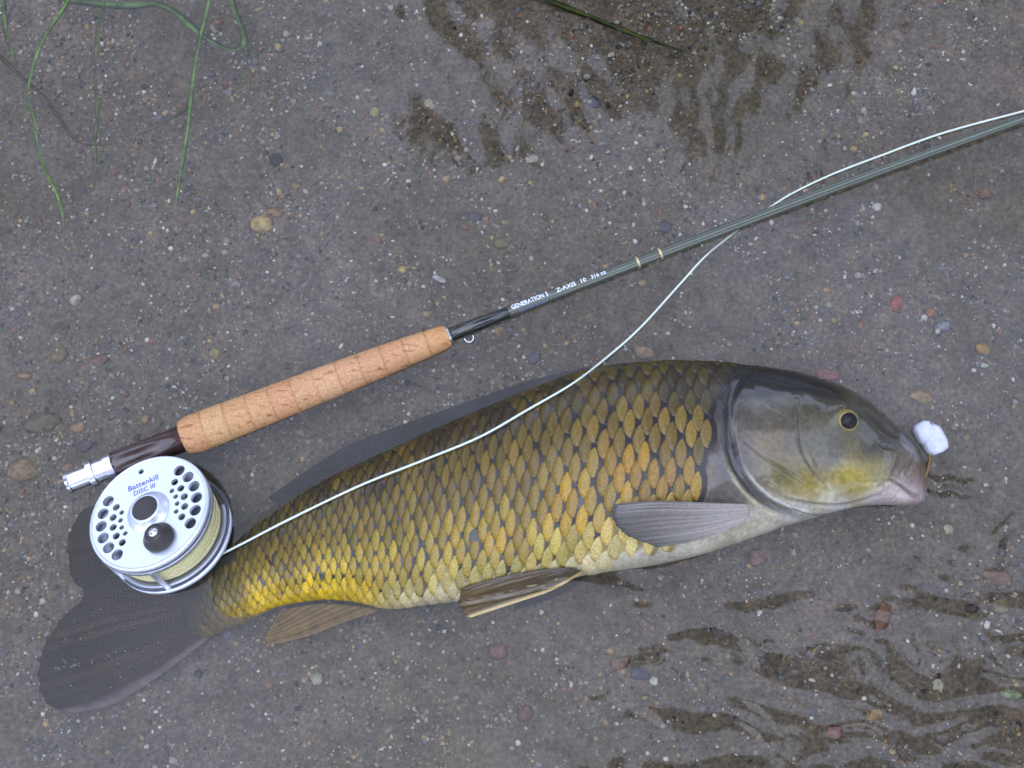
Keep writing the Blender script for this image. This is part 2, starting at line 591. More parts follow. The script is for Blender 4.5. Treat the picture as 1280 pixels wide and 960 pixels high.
water = mesh_obj('water', np.stack([X, Y, WATER + H], -1), grid_faces(len(wx), len(wy)), m_wat)
tag(water, 'clear shallow rippled river water over the sand', kind='structure')


# ------------------------------------------------------------------ bank trees: some seen mirrored in the water, others added for the light
m_leaf = mat('foliage', attr=True, rough=0.6, spec=0.3)
m_bark = mat('bark', (0.06, 0.045, 0.03), rough=0.9, noise=(9, 0.5))


def tree(trunk, crowns, seed, label):
    g = np.random.default_rng(seed)
    root = empty('bank_tree', (trunk[0], trunk[1], 0.6))
    tag(root, label, 'tree', 'trees on the river banks')
    top = np.array(crowns[0][:3])
    base = np.array([trunk[0], trunk[1], 0.3])
    s = np.linspace(0, 1, 9)[:, None]
    path = base + (top - base) * np.hstack([s ** 2.2, s ** 2.2, s])
    v, f = tube(path, np.linspace(0.24, 0.05, 9), 9)
    off = len(v)
    vs_, fs_ = [v], list(f)
    for c in crowns:
        c3, r3 = np.array(c[:3]), np.array(c[3:6])
        for _ in range(7):
            d = g.normal(size=3)
            d /= np.linalg.norm(d)
            a0 = path[g.integers(4, 8)]
            e = c3 + d * r3 * 0.75
            mid_ = (a0 + e) / 2 + g.normal(size=3) * 0.15
            v2, f2 = tube(cspline(np.array([a0, mid_, e]), 6), np.linspace(0.07, 0.015, 6), 6)
            vs_.append(v2)
            fs_ += [tuple(i + off for i in q) for q in f2]
            off += len(v2)
    mesh_obj('trunk', np.concatenate(vs_), fs_, m_bark, root)
    V, F, C = [], [], []
    cnt = 0
    for c in crowns:
        c3, r3 = np.array(c[:3]), np.array(c[3:6])
        ncl = int(70 * c[6])
        cl = g.normal(size=(ncl, 3))
        cl /= np.linalg.norm(cl, axis=1)[:, None]
        cl = c3 + cl * r3 * g.uniform(0.25, 1.0, (ncl, 1)) ** 0.6
        for q in cl:
            m_ = 70
            p = q + g.normal(size=(m_, 3)) * 0.24
            u = g.normal(size=(m_, 3))
            u /= np.linalg.norm(u, axis=1)[:, None]
            w = np.cross(u, g.normal(size=(m_, 3)))
            w /= np.linalg.norm(w, axis=1)[:, None]
            sz = g.uniform(0.05, 0.11, (m_, 1))
            quad = np.stack([p - u * sz, p + w * sz * 0.5, p + u * sz, p - w * sz * 0.5], 1)
            V.append(quad.reshape(-1, 3))
            cc = np.array([0.045, 0.065, 0.018]) * g.uniform(0.6, 1.5, (m_, 1))
            C.append(np.repeat(cc, 4, 0))
            cnt += m_
    F = np.arange(cnt * 4).reshape(-1, 4)
    mesh_obj('crown', np.concatenate(V), F, m_leaf, root, cols=np.concatenate(C), smooth=False)


tree((1.2, 6.4), [(0.75, 4.45, 6.7, 1.3, 1.3, 1.7, 3.2), (0.4, 5.6, 4.6, 2.2, 1.4, 1.4, 1.3), (2.4, 5.4, 4.8, 1.6, 1.4, 1.5, 1.0)], 41,
     'leafy tree leaning over the water beyond the weed')
tree((-3.6, 7.2), [(-3.4, 6.6, 5.2, 2.2, 1.6, 2.6, 2.2)], 42, 'bushy tree on the bank upstream of the reel')
tree((5.8, 6.8), [(5.6, 6.4, 4.0, 2.2, 1.6, 2.0, 2.0)], 43, 'bushy tree on the bank beyond the rod tip')
tree((-6.0, 1.2), [(-5.6, 1.0, 4.4, 1.7, 2.6, 2.4, 2.4)], 45, 'unseen bushy tree added behind the rod butt to cut sky light')  # this and the next three: unseen trees added to block low sky light
tree((-3.6, -5.4), [(-3.4, -5.0, 4.2, 2.4, 1.8, 2.3, 2.4)], 46, 'unseen bushy tree added below the tail fin to cut sky light')
tree((1.2, -6.4), [(1.0, -5.9, 4.4, 2.4, 1.6, 2.4, 2.2)], 47, 'unseen bushy tree added below the belly fins to cut sky light')
tree((6.6, 1.6), [(6.3, 1.6, 4.6, 1.6, 2.4, 2.4, 2.2)], 48, 'unseen bushy tree added in front of the carp to cut sky light')
tree((5.2, -3.4), [(3.2, -1.7, 6.6, 1.5, 1.4, 1.8, 1.7), (4.6, -2.8, 4.4, 1.6, 1.6, 1.6, 1.2), (1.7, -2.5, 6.8, 1.3, 1.2, 1.0, 1.2)], 44, 'unseen leafy tree added past the fish mouth to darken the ripples')  # added out of view so its crowns mirror dark in the lower ripples

# ================================================================== THE FISH
# stations from the tail root to the snout: back edge and belly edge (photo pixels), half thickness (m)
ST = np.array([
    (206, 716, 226, 800, .004), (238, 688, 258, 797, .012), (290, 660, 303, 780, .017), (345, 632, 347, 759, .021), (400, 602, 400, 750, .025),
    (450, 579, 442, 752, .028), (500, 557, 488, 761, .031), (550, 534, 536, 756, .034), (600, 513, 588, 749, .036),
    (650, 492, 640, 739, .038), (700, 473, 690, 727, .040), (750, 460, 738, 718, .041), (800, 454, 790, 711, .042),
    (850, 452, 842, 702, .042), (900, 454, 896, 688, .042), (945, 459, 945, 671, .041), (990, 466, 990, 656, .040),
    (1030, 477, 1034, 643, .038), (1063, 491, 1072, 634, .035), (1090, 510, 1103, 631, .031), (1114, 530, 1127, 632, .026),
    (1134, 549, 1141, 632, .021), (1148, 566, 1149, 629, .016), (1155, 580, 1154, 618, .011), (1158, 592, 1157, 606, .006)], float)
NS = len(ST)
ROLL = 0.24
_q = np.linspace(0, math.pi, 400)
_sp = np.sqrt((0.5 * np.sin(_q)) ** 2 + (0.31 * np.cos(_q)) ** 2)
_al = np.concatenate([[0], np.cumsum((_sp[1:] + _sp[:-1]) / 2)])
_al /= _al[-1]


def surf(s, a):
    """point on the upper flank: s in station units, a = arc fraction from back (0) to belly (1); a<0 or a>1 runs round below"""
    s, a = np.broadcast_arrays(np.asarray(s, float), np.asarray(a, float))
    st = cspline(ST, q=s)
    th = np.where(a < 0, a * math.pi, np.where(a > 1, math.pi + (a - 1) * math.pi, np.interp(a, _al, _q)))
    T = st[..., 4]
    zc = T * 0.97 + 0.001
    zd, zv = zc - ROLL * T, zc + ROLL * T
    p0, p1 = P(st[..., 0], st[..., 1], zd), P(st[..., 2], st[..., 3], zv)
    c = ((1 - np.cos(th)) / 2)[..., None]
    sn = np.sin(th)
    hgt = np.sign(sn) * np.abs(sn) ** 0.92 * T
    p = p0 * (1 - c) + p1 * c
    p[..., 2] = np.maximum(p[..., 2] + hgt, 0.0012)
    return p


def surf_n(s, a):
    e = 0.02
    du = surf(s + e, a) - surf(s - e, a)
    dv = surf(s, np.clip(a + 0.01, 0, 1)) - surf(s, np.clip(a - 0.01, 0, 1))
    nrm = np.cross(dv, du)
    nrm /= np.linalg.norm(nrm, axis=-1)[..., None] + 1e-12
    return nrm * np.where(nrm[..., 2:3] < 0, -1, 1)


# natural pigment of the skin: colour points on the flank, blended by distance
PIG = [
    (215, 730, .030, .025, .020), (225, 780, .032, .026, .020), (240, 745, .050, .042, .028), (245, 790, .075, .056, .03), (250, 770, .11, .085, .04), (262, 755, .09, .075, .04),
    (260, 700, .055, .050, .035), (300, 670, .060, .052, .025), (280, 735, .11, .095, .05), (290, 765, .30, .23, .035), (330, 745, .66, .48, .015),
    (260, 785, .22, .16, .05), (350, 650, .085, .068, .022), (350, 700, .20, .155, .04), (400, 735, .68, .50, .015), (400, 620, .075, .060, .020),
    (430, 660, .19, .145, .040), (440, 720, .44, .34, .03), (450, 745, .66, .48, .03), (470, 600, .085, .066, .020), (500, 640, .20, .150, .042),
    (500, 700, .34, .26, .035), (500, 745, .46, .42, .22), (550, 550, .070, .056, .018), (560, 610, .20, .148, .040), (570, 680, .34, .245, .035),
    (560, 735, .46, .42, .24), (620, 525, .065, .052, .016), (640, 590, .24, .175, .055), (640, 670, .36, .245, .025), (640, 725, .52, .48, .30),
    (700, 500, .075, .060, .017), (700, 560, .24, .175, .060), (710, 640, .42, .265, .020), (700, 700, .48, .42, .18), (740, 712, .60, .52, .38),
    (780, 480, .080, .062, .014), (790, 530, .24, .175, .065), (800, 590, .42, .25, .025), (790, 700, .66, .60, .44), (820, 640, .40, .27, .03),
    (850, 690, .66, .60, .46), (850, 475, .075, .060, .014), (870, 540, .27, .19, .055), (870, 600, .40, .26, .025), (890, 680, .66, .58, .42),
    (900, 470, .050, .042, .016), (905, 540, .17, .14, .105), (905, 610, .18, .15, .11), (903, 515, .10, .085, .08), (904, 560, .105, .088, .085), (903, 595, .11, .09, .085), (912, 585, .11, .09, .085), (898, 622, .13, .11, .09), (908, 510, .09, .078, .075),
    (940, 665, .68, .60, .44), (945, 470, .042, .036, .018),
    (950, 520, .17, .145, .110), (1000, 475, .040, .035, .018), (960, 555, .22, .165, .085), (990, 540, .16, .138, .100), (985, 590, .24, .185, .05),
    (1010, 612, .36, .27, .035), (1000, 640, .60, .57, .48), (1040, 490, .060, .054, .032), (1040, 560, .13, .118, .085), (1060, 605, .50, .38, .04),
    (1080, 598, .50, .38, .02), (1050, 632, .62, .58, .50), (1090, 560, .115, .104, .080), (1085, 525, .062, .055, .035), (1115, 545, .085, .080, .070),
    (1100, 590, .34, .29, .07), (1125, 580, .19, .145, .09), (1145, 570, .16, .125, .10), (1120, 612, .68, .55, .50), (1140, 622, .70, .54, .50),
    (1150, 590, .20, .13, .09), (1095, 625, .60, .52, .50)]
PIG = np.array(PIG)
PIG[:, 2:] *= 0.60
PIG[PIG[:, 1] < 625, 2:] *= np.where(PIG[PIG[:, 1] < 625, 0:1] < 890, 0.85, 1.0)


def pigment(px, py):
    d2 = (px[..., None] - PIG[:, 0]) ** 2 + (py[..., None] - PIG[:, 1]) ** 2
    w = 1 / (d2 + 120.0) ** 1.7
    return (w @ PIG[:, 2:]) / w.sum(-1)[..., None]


def seg_dist(px, py, pts, samples=80):
    pts = cspline(np.array(pts, float), samples)
    best = np.full(px.shape, 1e9)
    tt = np.zeros(px.shape)
    for i in range(len(pts) - 1):
        a, b_ = pts[i], pts[i + 1]
        ab = b_ - a
        t = np.clip(((px - a[0]) * ab[0] + (py - a[1]) * ab[1]) / (ab @ ab + 1e-9), 0, 1)
        d = np.hypot(px - a[0] - t * ab[0], py - a[1] - t * ab[1])
        up_ = d < best
        best = np.where(up_, d, best)
        tt = np.where(up_, (i + t) / (len(pts) - 1), tt)
    return best, tt


scale_limit = lambda y: np.interp(y, [455, 480, 505, 560, 615, 640, 700], [932, 922, 906, 900, 896, 862, 840])
GILL = [(934, 474), (921, 492), (915, 520), (917, 550), (926, 582), (944, 608), (970, 628), (1004, 641)]
carp = empty('carp', tuple(P(640, 600, 0.0)))
tag(carp, 'golden olive scaled carp lying on its side in shallow water', 'fish')

su = np.concatenate([np.linspace(0, 14.2, 200, endpoint=False), np.linspace(14.2, NS - 1, 230)])
av = np.concatenate([np.linspace(0, 1, 170), np.linspace(1, 2, 60)[1:-1]])
S_, A_ = np.meshgrid(su, av, indexing='ij')
V = surf(S_, np.where(A_ > 1.0, A_, A_))
upper = A_ <= 1.0
QX, QY = proj(V.reshape(-1, 3))
QX, QY = QX.reshape(S_.shape), QY.reshape(S_.shape)
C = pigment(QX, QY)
under = ~upper
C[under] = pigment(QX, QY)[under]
disp = np.zeros(S_.shape)
# bare skin between the scales is dark, except low on the belly
scaled = np.where(upper, sstep(2, -4, QX - scale_limit(QY) + 13) * sstep(258, 290, QX) * (1 - sstep(.74, .86, A_)), 0)
C = C * (1 - scaled[..., None]) + scaled[..., None] * np.array([.030, .025, .024])
dg_, tg = seg_dist(QX, QY, GILL)
gp = cspline(np.array(GILL, float), 200)
# signed side of the gill edge: positive on the head side
k_ = np.argmin((QX[..., None] - gp[::4, 0]) ** 2 + (QY[..., None] - gp[::4, 1]) ** 2, -1) * 4
tang = np.gradient(gp, axis=0)
side = tang[k_, 0] * (QY - gp[k_, 1]) - tang[k_, 1] * (QX - gp[k_, 0])
sg = np.where(side < 0, dg_, -dg_)
sgm = -sg if sg[np.unravel_index(np.argmin((QX - 990) ** 2 + (QY - 560) ** 2), sg.shape)] < 0 else sg
on = upper & (S_ > 13.5)
endf = np.sin(np.clip(tg, 0.02, 0.98) * math.pi) ** 0.35
lift = sstep(-1.0, 2.0, sgm) * np.exp(-np.maximum(sgm, 0) / 45.0)
disp += np.where(on, 0.0021 * lift * endf, 0)
gro = np.exp(-((sgm + 6.5) / 6.0) ** 2)
disp -= np.where(on, 0.0020 * gro * endf, 0)
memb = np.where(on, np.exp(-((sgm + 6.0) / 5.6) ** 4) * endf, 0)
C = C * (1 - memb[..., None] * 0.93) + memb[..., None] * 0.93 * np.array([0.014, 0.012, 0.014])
pale = np.where(on, np.exp(-((sgm - 2.5) / 2.0) ** 2) * sstep(0.52, 0.75, tg), 0)
C = C * (1 - pale[..., None] * .6) + pale[..., None] * .6 * np.array([.62, .60, .56])
pale = np.where(on, np.exp(-((sgm + 15) / 2.4) ** 2) * sstep(0.45, 0.6, tg) * (1 - sstep(0.85, .95, tg)), 0)
C = C * (1 - pale[..., None] * .5) + pale[..., None] * .5 * np.array([.50, .44, .25])
# creases on the gill cover, cheek and lips
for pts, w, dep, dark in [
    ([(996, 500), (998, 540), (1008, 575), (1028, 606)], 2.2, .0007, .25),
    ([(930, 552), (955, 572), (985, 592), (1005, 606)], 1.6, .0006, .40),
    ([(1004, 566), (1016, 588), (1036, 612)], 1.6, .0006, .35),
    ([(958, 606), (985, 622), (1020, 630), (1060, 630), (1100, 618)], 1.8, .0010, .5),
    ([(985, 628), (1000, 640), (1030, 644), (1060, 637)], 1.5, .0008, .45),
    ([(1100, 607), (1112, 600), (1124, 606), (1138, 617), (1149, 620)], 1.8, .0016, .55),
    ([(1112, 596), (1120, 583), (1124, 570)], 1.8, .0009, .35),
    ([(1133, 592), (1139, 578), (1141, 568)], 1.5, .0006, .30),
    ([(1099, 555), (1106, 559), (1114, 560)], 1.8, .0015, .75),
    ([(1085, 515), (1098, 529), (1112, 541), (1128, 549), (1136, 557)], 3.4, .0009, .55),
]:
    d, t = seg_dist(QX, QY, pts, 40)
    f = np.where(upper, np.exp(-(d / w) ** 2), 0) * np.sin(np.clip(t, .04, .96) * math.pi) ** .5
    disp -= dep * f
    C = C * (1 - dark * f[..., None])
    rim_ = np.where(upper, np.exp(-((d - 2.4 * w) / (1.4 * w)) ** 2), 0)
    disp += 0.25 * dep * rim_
# treeline reflection painted into the head colour, with a clear edge above the cheek
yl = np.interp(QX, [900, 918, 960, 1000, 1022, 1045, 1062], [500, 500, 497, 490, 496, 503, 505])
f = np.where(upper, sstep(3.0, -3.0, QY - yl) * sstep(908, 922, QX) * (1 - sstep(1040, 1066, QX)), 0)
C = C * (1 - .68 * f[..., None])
# eye socket and brow
ex, ey = 1059.0, 524.0
de = np.hypot(QX - ex, (QY - ey))
disp += np.where(upper, 0.0040 * np.exp(-((np.hypot(QX - 1051, QY - 512)) / 15.0) ** 2), 0)
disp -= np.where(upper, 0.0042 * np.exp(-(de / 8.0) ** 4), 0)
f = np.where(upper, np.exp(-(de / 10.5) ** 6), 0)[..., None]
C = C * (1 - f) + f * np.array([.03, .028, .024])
# lower lip swells
disp += np.where(upper, 0.0022 * np.exp(-((QX - 1132) / 15) ** 2 - ((QY - 623) / 6) ** 2), 0)
disp += np.where(upper, 0.0014 * np.exp(-((QX - 1146) / 8) ** 2 - ((QY - 590) / 14) ** 2), 0)
disp += np.where(upper, 0.00009 * field(V[..., 0], V[..., 1], .012, .05, 40, 51), 0)
speck = 1 + 0.05 * field(V[..., 0], V[..., 1], .003, .012, 80, 52) + 0.10 * field(V[..., 0], V[..., 1], .015, .06, 30, 53)
C = np.clip(C * speck[..., None], .008, .8)
nrm = surf_n(S_, np.clip(A_, 0.02, 0.98))
edge = sstep(0, .06, A_) * (1 - sstep(.94, 1, A_))
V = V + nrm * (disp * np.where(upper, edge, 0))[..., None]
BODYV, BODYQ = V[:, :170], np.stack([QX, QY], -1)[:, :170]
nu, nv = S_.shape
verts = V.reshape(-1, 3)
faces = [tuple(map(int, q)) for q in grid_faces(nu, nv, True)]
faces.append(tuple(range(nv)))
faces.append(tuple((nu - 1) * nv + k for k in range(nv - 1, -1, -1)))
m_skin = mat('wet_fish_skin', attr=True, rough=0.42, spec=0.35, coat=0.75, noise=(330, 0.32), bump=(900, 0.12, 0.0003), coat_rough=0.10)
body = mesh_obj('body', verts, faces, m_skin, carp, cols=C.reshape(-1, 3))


def fish_z(px, py):
    """height of the fish's upper side at a photo pixel"""
    d = (BODYQ[..., 0] - px) ** 2 + (BODYQ[..., 1] - py) ** 2
    k = np.unravel_index(np.argmin(d), d.shape)
    return BODYV[k][2] if d[k] < 60 else 0.0


# ---- scales: overlapping plates, lens of gold on a dark root
m_scale = mat('fish_scale', attr=True, rough=0.42, spec=0.4, coat=0.32, noise=(850, 0.42), coat_rough=0.12)
nt = m_scale.node_tree
n, l = nt.nodes, nt.links
at = n.new('ShaderNodeAttribute')
at.attribute_name = 'suv'
sep = n.new('ShaderNodeSeparateXYZ')
l.new(at.outputs['Vector'], sep.inputs[0])


def mth(op, a, b_=None):
    t = n.new('ShaderNodeMath')
    t.operation = op
    for k, x in enumerate((a, b_)):
        if x is None:
            continue
        if isinstance(x, (int, float)):
            t.inputs[k].default_value = x
        else:
            l.new(x, t.inputs[k])
    return t.outputs[0]


xx = mth('DIVIDE', mth('ADD', sep.outputs['Y'], 0.65), 0.36)
pp = mth('DIVIDE', sep.outputs['X'], 1.0)
rad_ = mth('ADD', mth('ABSOLUTE', xx), mth('MULTIPLY', pp, pp))
wn_ = n.new('ShaderNodeTexNoise')
wn_.inputs['Scale'].default_value = 700
tcs = n.new('ShaderNodeTexCoord')
l.new(tcs.outputs['Object'], wn_.inputs['Vector'])
rad2 = mth('ADD', rad_, mth('MULTIPLY', mth('SUBTRACT', wn_.outputs['Fac'], 0.5), 0.45))
mr = n.new('ShaderNodeMapRange')
mr.interpolation_type = 'SMOOTHSTEP'
mr.inputs['From Min'].default_value = 0.80
mr.inputs['From Max'].default_value = 1.12
l.new(rad2, mr.inputs['Value'])
dk = mth('MULTIPLY', mr.outputs[0], sep.outputs['Z'])
mixn = n.new('ShaderNodeMix')
mixn.data_type = 'RGBA'
pb = n['Principled BSDF']
src = pb.inputs['Base Color'].links[0].from_socket
l.new(dk, mixn.inputs[0])
l.new(src, mixn.inputs[6])
mixn.inputs[7].default_value = (0.018, 0.015, 0.015, 1)
l.new(mixn.outputs[2], pb.inputs['Base Color'])

# columns: spacing grows from tail to shoulder
mid_px = cspline((ST[:, :2] + ST[:, 2:4]) / 2, q=np.linspace(0, 15.5, 600))
seg = np.concatenate([[0], np.cumsum(np.hypot(*np.diff(mid_px, axis=0).T))])
s_of_len = lambda x: np.interp(x, seg, np.linspace(0, 15.5, 600))
cols_, x = [], 12.0
while x < seg[-1] - 4:
    d = float(np.interp(x, [0, 230, 430, 540, 680], [10.5, 13, 18, 21.5, 20]))
    cols_.append((x, d))
    x += d
NROW = 15
da = 0.97 / NROW
scales = []
for i, (xc, d) in enumerate(cols_):
    for j in range(NROW):
        a_c = 0.02 + (j + 0.5) * da
        xcc = xc + (0.5 * d if j % 2 else 0)
        jit = np.random.default_rng(1000 + i * 40 + j)
        xcc += jit.normal(0, 0.05 * d)
        a_c += jit.normal(0, 0.04 * da)
        q = surf(np.array(s_of_len(xcc)), np.array(min(a_c, .99)))
        px, py = proj(q)
        lim = scale_limit(py)
        if px + 0.1 * d > lim or px - 0.5 * d < 250:
            continue
        belly = sstep(0.72, 0.93, a_c + 0.05 * jit.normal())
        if px > 770 and a_c > 0.86:
            continue
        pcen = proj(surf(np.array(s_of_len(xcc - 0.55 * d)), np.array(min(a_c, .99))))
        c = pigment(np.array(pcen[0]), np.array(pcen[1]))
        v_ = jit.uniform(0.72, 1.34)
        c = c * v_ * (1 + np.array([.03, .0, .08]) * jit.normal(size=3))
        if jit.uniform() < 0.010:
            c = c * 1.5
        # yellow brown of a carp's scales is strongest low on the flank
        c = c * np.array([1.26, 1.10, 0.50])
        cream = 0.85 * float(sstep(.80, .95, a_c) * sstep(430, 560, px))
        c = c * (1 - cream) + cream * np.array([.40, .35, .23]) * v_
        dark = 1.0 - 0.85 * belly
        dark *= 0.55 + 0.45 * sstep(265, 400, px)
        rim_scale = px + 1.2 * d > lim
        P_, Q_ = np.meshgrid(np.linspace(-1, 1, 9), np.array([0, .3, .55, .78, 1.0]), indexing='ij')
        rear = -1.0 * np.sqrt(np.maximum(1 - (P_ * .985) ** 2, 0)) ** 0.9
        front = (0.05 if rim_scale else 0.62) - 0.25 * P_ ** 2
        xr = front + (rear - front) * Q_
        hl = da * 1.04
        sa = np.clip(a_c + P_ * hl, 0.004, 0.996)
        ss = s_of_len(xcc + xr * d)
        base = surf(ss, sa)
        nr = surf_n(ss, np.clip(sa, .03, .97))
        k_size = d / 23.0 * jit.uniform(0.85, 1.15)
        dome = (1 - P_ ** 2) * 0.10
        h_ = (-0.00015 + (0.00070 * sstep(0.62, -1.0, xr) + 0.00035 * dome) * k_size)
        vtop = base + nr * h_[..., None]
        vrim = base[:, -1] - nr[:, -1] * 0.0003
        allv = np.concatenate([vtop, vrim[:, None]], 1)
        suv = np.stack([P_, xr, np.full_like(P_, dark)], -1)
        suv = np.concatenate([suv, suv[:, -1:]], 1)
        size = np.ptp(proj(vtop.reshape(-1, 3))[0]) * np.ptp(proj(vtop.reshape(-1, 3))[1])
        scales.append((size, allv.reshape(-1, 3), suv.reshape(-1, 3), np.clip(c, .01, .8)))
scales.sort(key=lambda t: -t[0])
sf = grid_faces(9, 6)
for size, v, suv, c in scales[:300]:
    mesh_obj('scale', v, sf, m_scale, carp, cols=c, extra={'suv': suv})
rest = scales[300:]
if rest:
    vv = np.concatenate([r[1] for r in rest])
    ff = np.concatenate([sf + 54 * k for k in range(len(rest))])
    o = mesh_obj('small_scales', vv, ff, m_scale, carp, cols=np.repeat(np.array([r[3] for r in rest]), 54, 0),
                 extra={'suv': np.concatenate([r[2] for r in rest])})
    tag(o, kind='stuff')
print('scales', len(scales))

# ---- eye
m_iris = mat('eye_gold', (0.26, 0.19, 0.045), rough=0.25, coat=1.0, noise=(900, .4))
m_pupil = mat('eye_black', (0.006, 0.006, 0.008), rough=0.35, spec=.3)
ez = fish_z(1060, 545) - 0.0005
ec = P(ex + 1, ey + 2, ez)
en = (CP - ec) / np.linalg.norm(CP - ec) * 0.35 + np.array([0.10, -0.12, 1.0])
en /= np.linalg.norm(en)
rot = np.array(Vector(en).to_track_quat('Z', 'Y').to_matrix())
re_ = 0.0075


def cap_mesh(rad, a0, a1, k=8):
    pr = [(rad * math.sin(t), rad * math.cos(t)) for t in np.linspace(a0, a1, k)]
    return lathe(pr, 28)


v, f = cap_mesh(re_, 0.66, 1.5)
eye = mesh_obj('eye', v @ rot.T + ec - en * 0.0035, f, m_iris, carp)
v, f = cap_mesh(re_ * 1.03, 0.001, 0.72)
mesh_obj('pupil', v @ rot.T + ec - en * 0.0035, f, m_pupil, eye)

# ---- fins
m_fin = mat('fin_web', attr=True, rough=0.30, spec=0.5, coat=0.6, noise=(500, 0.2))


m_fin_wet = mat('fin_under_water', attr=True, rough=0.6, spec=0.08, noise=(120, 0.35), trans=0.22)


def coons(base, edge, s0, s1, nu, nv):
    """patch between base and edge curves (nu along), sides s0, s1 (nv across); points are (px, py, z)"""
    b0, e0 = cspline(np.array(base, float), nu), cspline(np.array(edge, float), nu)
    l0, l1 = cspline(np.array(s0, float), nv), cspline(np.array(s1, float), nv)
    u = np.linspace(0, 1, nu)[:, None, None]
    v = np.linspace(0, 1, nv)[None, :, None]
    return ((1 - v) * b0[:, None] + v * e0[:, None] + (1 - u) * l0[None] + u * l1[None]
            - ((1 - u) * (1 - v) * b0[0] + u * (1 - v) * b0[-1] + (1 - u) * v * e0[0] + u * v * e0[-1]))


def fin(name, base, edge, s0, s1, rays, c_base, c_edge, ray_h=0.0006, thick=0.0012, lead=None, fold=0.0, label=None, seed=0, wet=True, contrast=.2):
    nu, nv = rays * 4 + 1, 26
    g3 = coons(base, edge, s0, s1, nu, nv)
    if not wet:                          # lies on the flank: keep it just clear of the skin
        for i_ in range(nu):
            for j_ in range(nv):
                g3[i_, j_, 2] = max(g3[i_, j_, 2], fish_z(g3[i_, j_, 0], g3[i_, j_, 1]) + .0016)
    p = P(g3[..., 0], g3[..., 1], g3[..., 2])
    u = np.linspace(0, 1, nu)[:, None]
    v = np.linspace(0, 1, nv)[None, :]
    fr_ = np.random.default_rng(800 + seed).normal(0, .005, (nu, 1))     # frayed outer edge
    p = p + (p[:, -1:] - p[:, -6:-5]) * (fr_ * 5 * sstep(.8, 1, v))[..., None]
    ridge = np.abs(np.cos(u * rays * math.pi)) ** 1.5
    taper = (1 - 0.55 * v) * sstep(0, .02, u) * (1 - sstep(.98, 1, u))
    fork = 1 - 0.6 * sstep(.55, .95, v) * (np.abs(np.cos(u * rays * 2 * math.pi)) < .5)
    wav = fold * np.sin(u * 9 + v * 3 + seed)
    up_ = p.copy()
    up_[..., 2] += thick / 2 + ray_h * ridge * taper * fork + wav
    dn = p.copy()
    dn[..., 2] += -thick / 2 + wav
    g = np.random.default_rng(600 + seed)
    streak = 1 + 0.20 * g.normal(size=(nu, 1)) * (0.5 + 0.5 * v)
    cb, ce = np.array(c_base), np.array(c_edge)
    c = (cb * (1 - v[..., None]) + ce * v[..., None]) * (0.96 - contrast / 2 + contrast * ridge[..., None]) * streak[..., None]
    if lead is not None:
        which, wid, lc = lead
        q = u if which == 0 else 1 - u
        f_ = (1 - sstep(wid * .25, wid * 1.1, q))[..., None] * np.ones_like(v)[..., None]
        c = c * (1 - f_) + f_ * np.array(lc)
        up_[..., 2] += 0.0012 * f_[..., 0] * (1 - .5 * v)
    c = np.clip(c, .006, .8)
    k = nu * nv
    f0 = [tuple(map(int, q)) for q in grid_faces(nu, nv)]
    f1 = [tuple(int(i) + k for i in q[::-1]) for q in grid_faces(nu, nv)]
    ring = [i * nv for i in range(nu)] + [(nu - 1) * nv + j for j in range(1, nv)] + [i * nv + nv - 1 for i in range(nu - 2, -1, -1)] + [j for j in range(nv - 2, 0, -1)]
    rf = [(ring[i], ring[(i + 1) % len(ring)], ring[(i + 1) % len(ring)] + k, ring[i] + k) for i in range(len(ring))]
    o = mesh_obj(name, np.concatenate([up_.reshape(-1, 3), dn.reshape(-1, 3)]), f0 + f1 + rf, m_fin_wet if wet else m_fin, carp,
                 cols=np.concatenate([c.reshape(-1, 3)] * 2))
    if label:
        o['label'] = label
    return o


fin('tail_fin', [(244, 690, .013), (262, 722, .016), (272, 755, .016), (264, 796, .012)],
    [(104, 636, .007), (86, 672, .006), (88, 718, .006), (106, 744, .007), (80, 772, .006), (55, 810, .005), (48, 848, .005), (60, 880, .005), (92, 892, .005)],
    [(244, 690, .013), (205, 650, .011), (150, 625, .009), (104, 636, .007)],
    [(264, 796, .014), (218, 832, .010), (178, 860, .008), (135, 883, .006), (92, 892, .005)],
    19, (.056, .037, .022), (.034, .023, .015), ray_h=.0009, fold=.0006, contrast=.75, lead=(1, .08, (.17, .12, .115)), label='dark brown forked tail fin under the reel', seed=1)
fin('dorsal_fin', [(742, 464, .020), (660, 489, .020), (570, 526, .020), (480, 566, .019), (395, 604, .019), (345, 630, .017)],
    [(735, 458, .020), (655, 478, .018), (580, 504, .017), (500, 532, .016), (425, 562, .015), (335, 622, .017)],
    [(742, 464, .020), (738, 461, .020), (735, 458, .020)],
    [(345, 630, .017), (340, 626, .017), (335, 622, .017)],
    20, (.026, .025, .024), (.030, .028, .030), ray_h=.0005, seed=2, label='folded grey dorsal fin under the water')
fin('anal_fin', [(474, 763, .026), (440, 757, .026), (400, 755, .024), (352, 762, .020)],
    [(335, 807, .012), (330, 800, .012), (336, 788, .012), (344, 774, .014)],
    [(474, 763, .026), (430, 778, .020), (385, 795, .015), (335, 807, .012)],
    [(352, 762, .020), (348, 768, .017), (344, 774, .014)],
    8, (.26, .165, .06), (.20, .12, .035), contrast=.5, ray_h=.0008, seed=3, lead=(0, .10, (.30, .20, .09)))
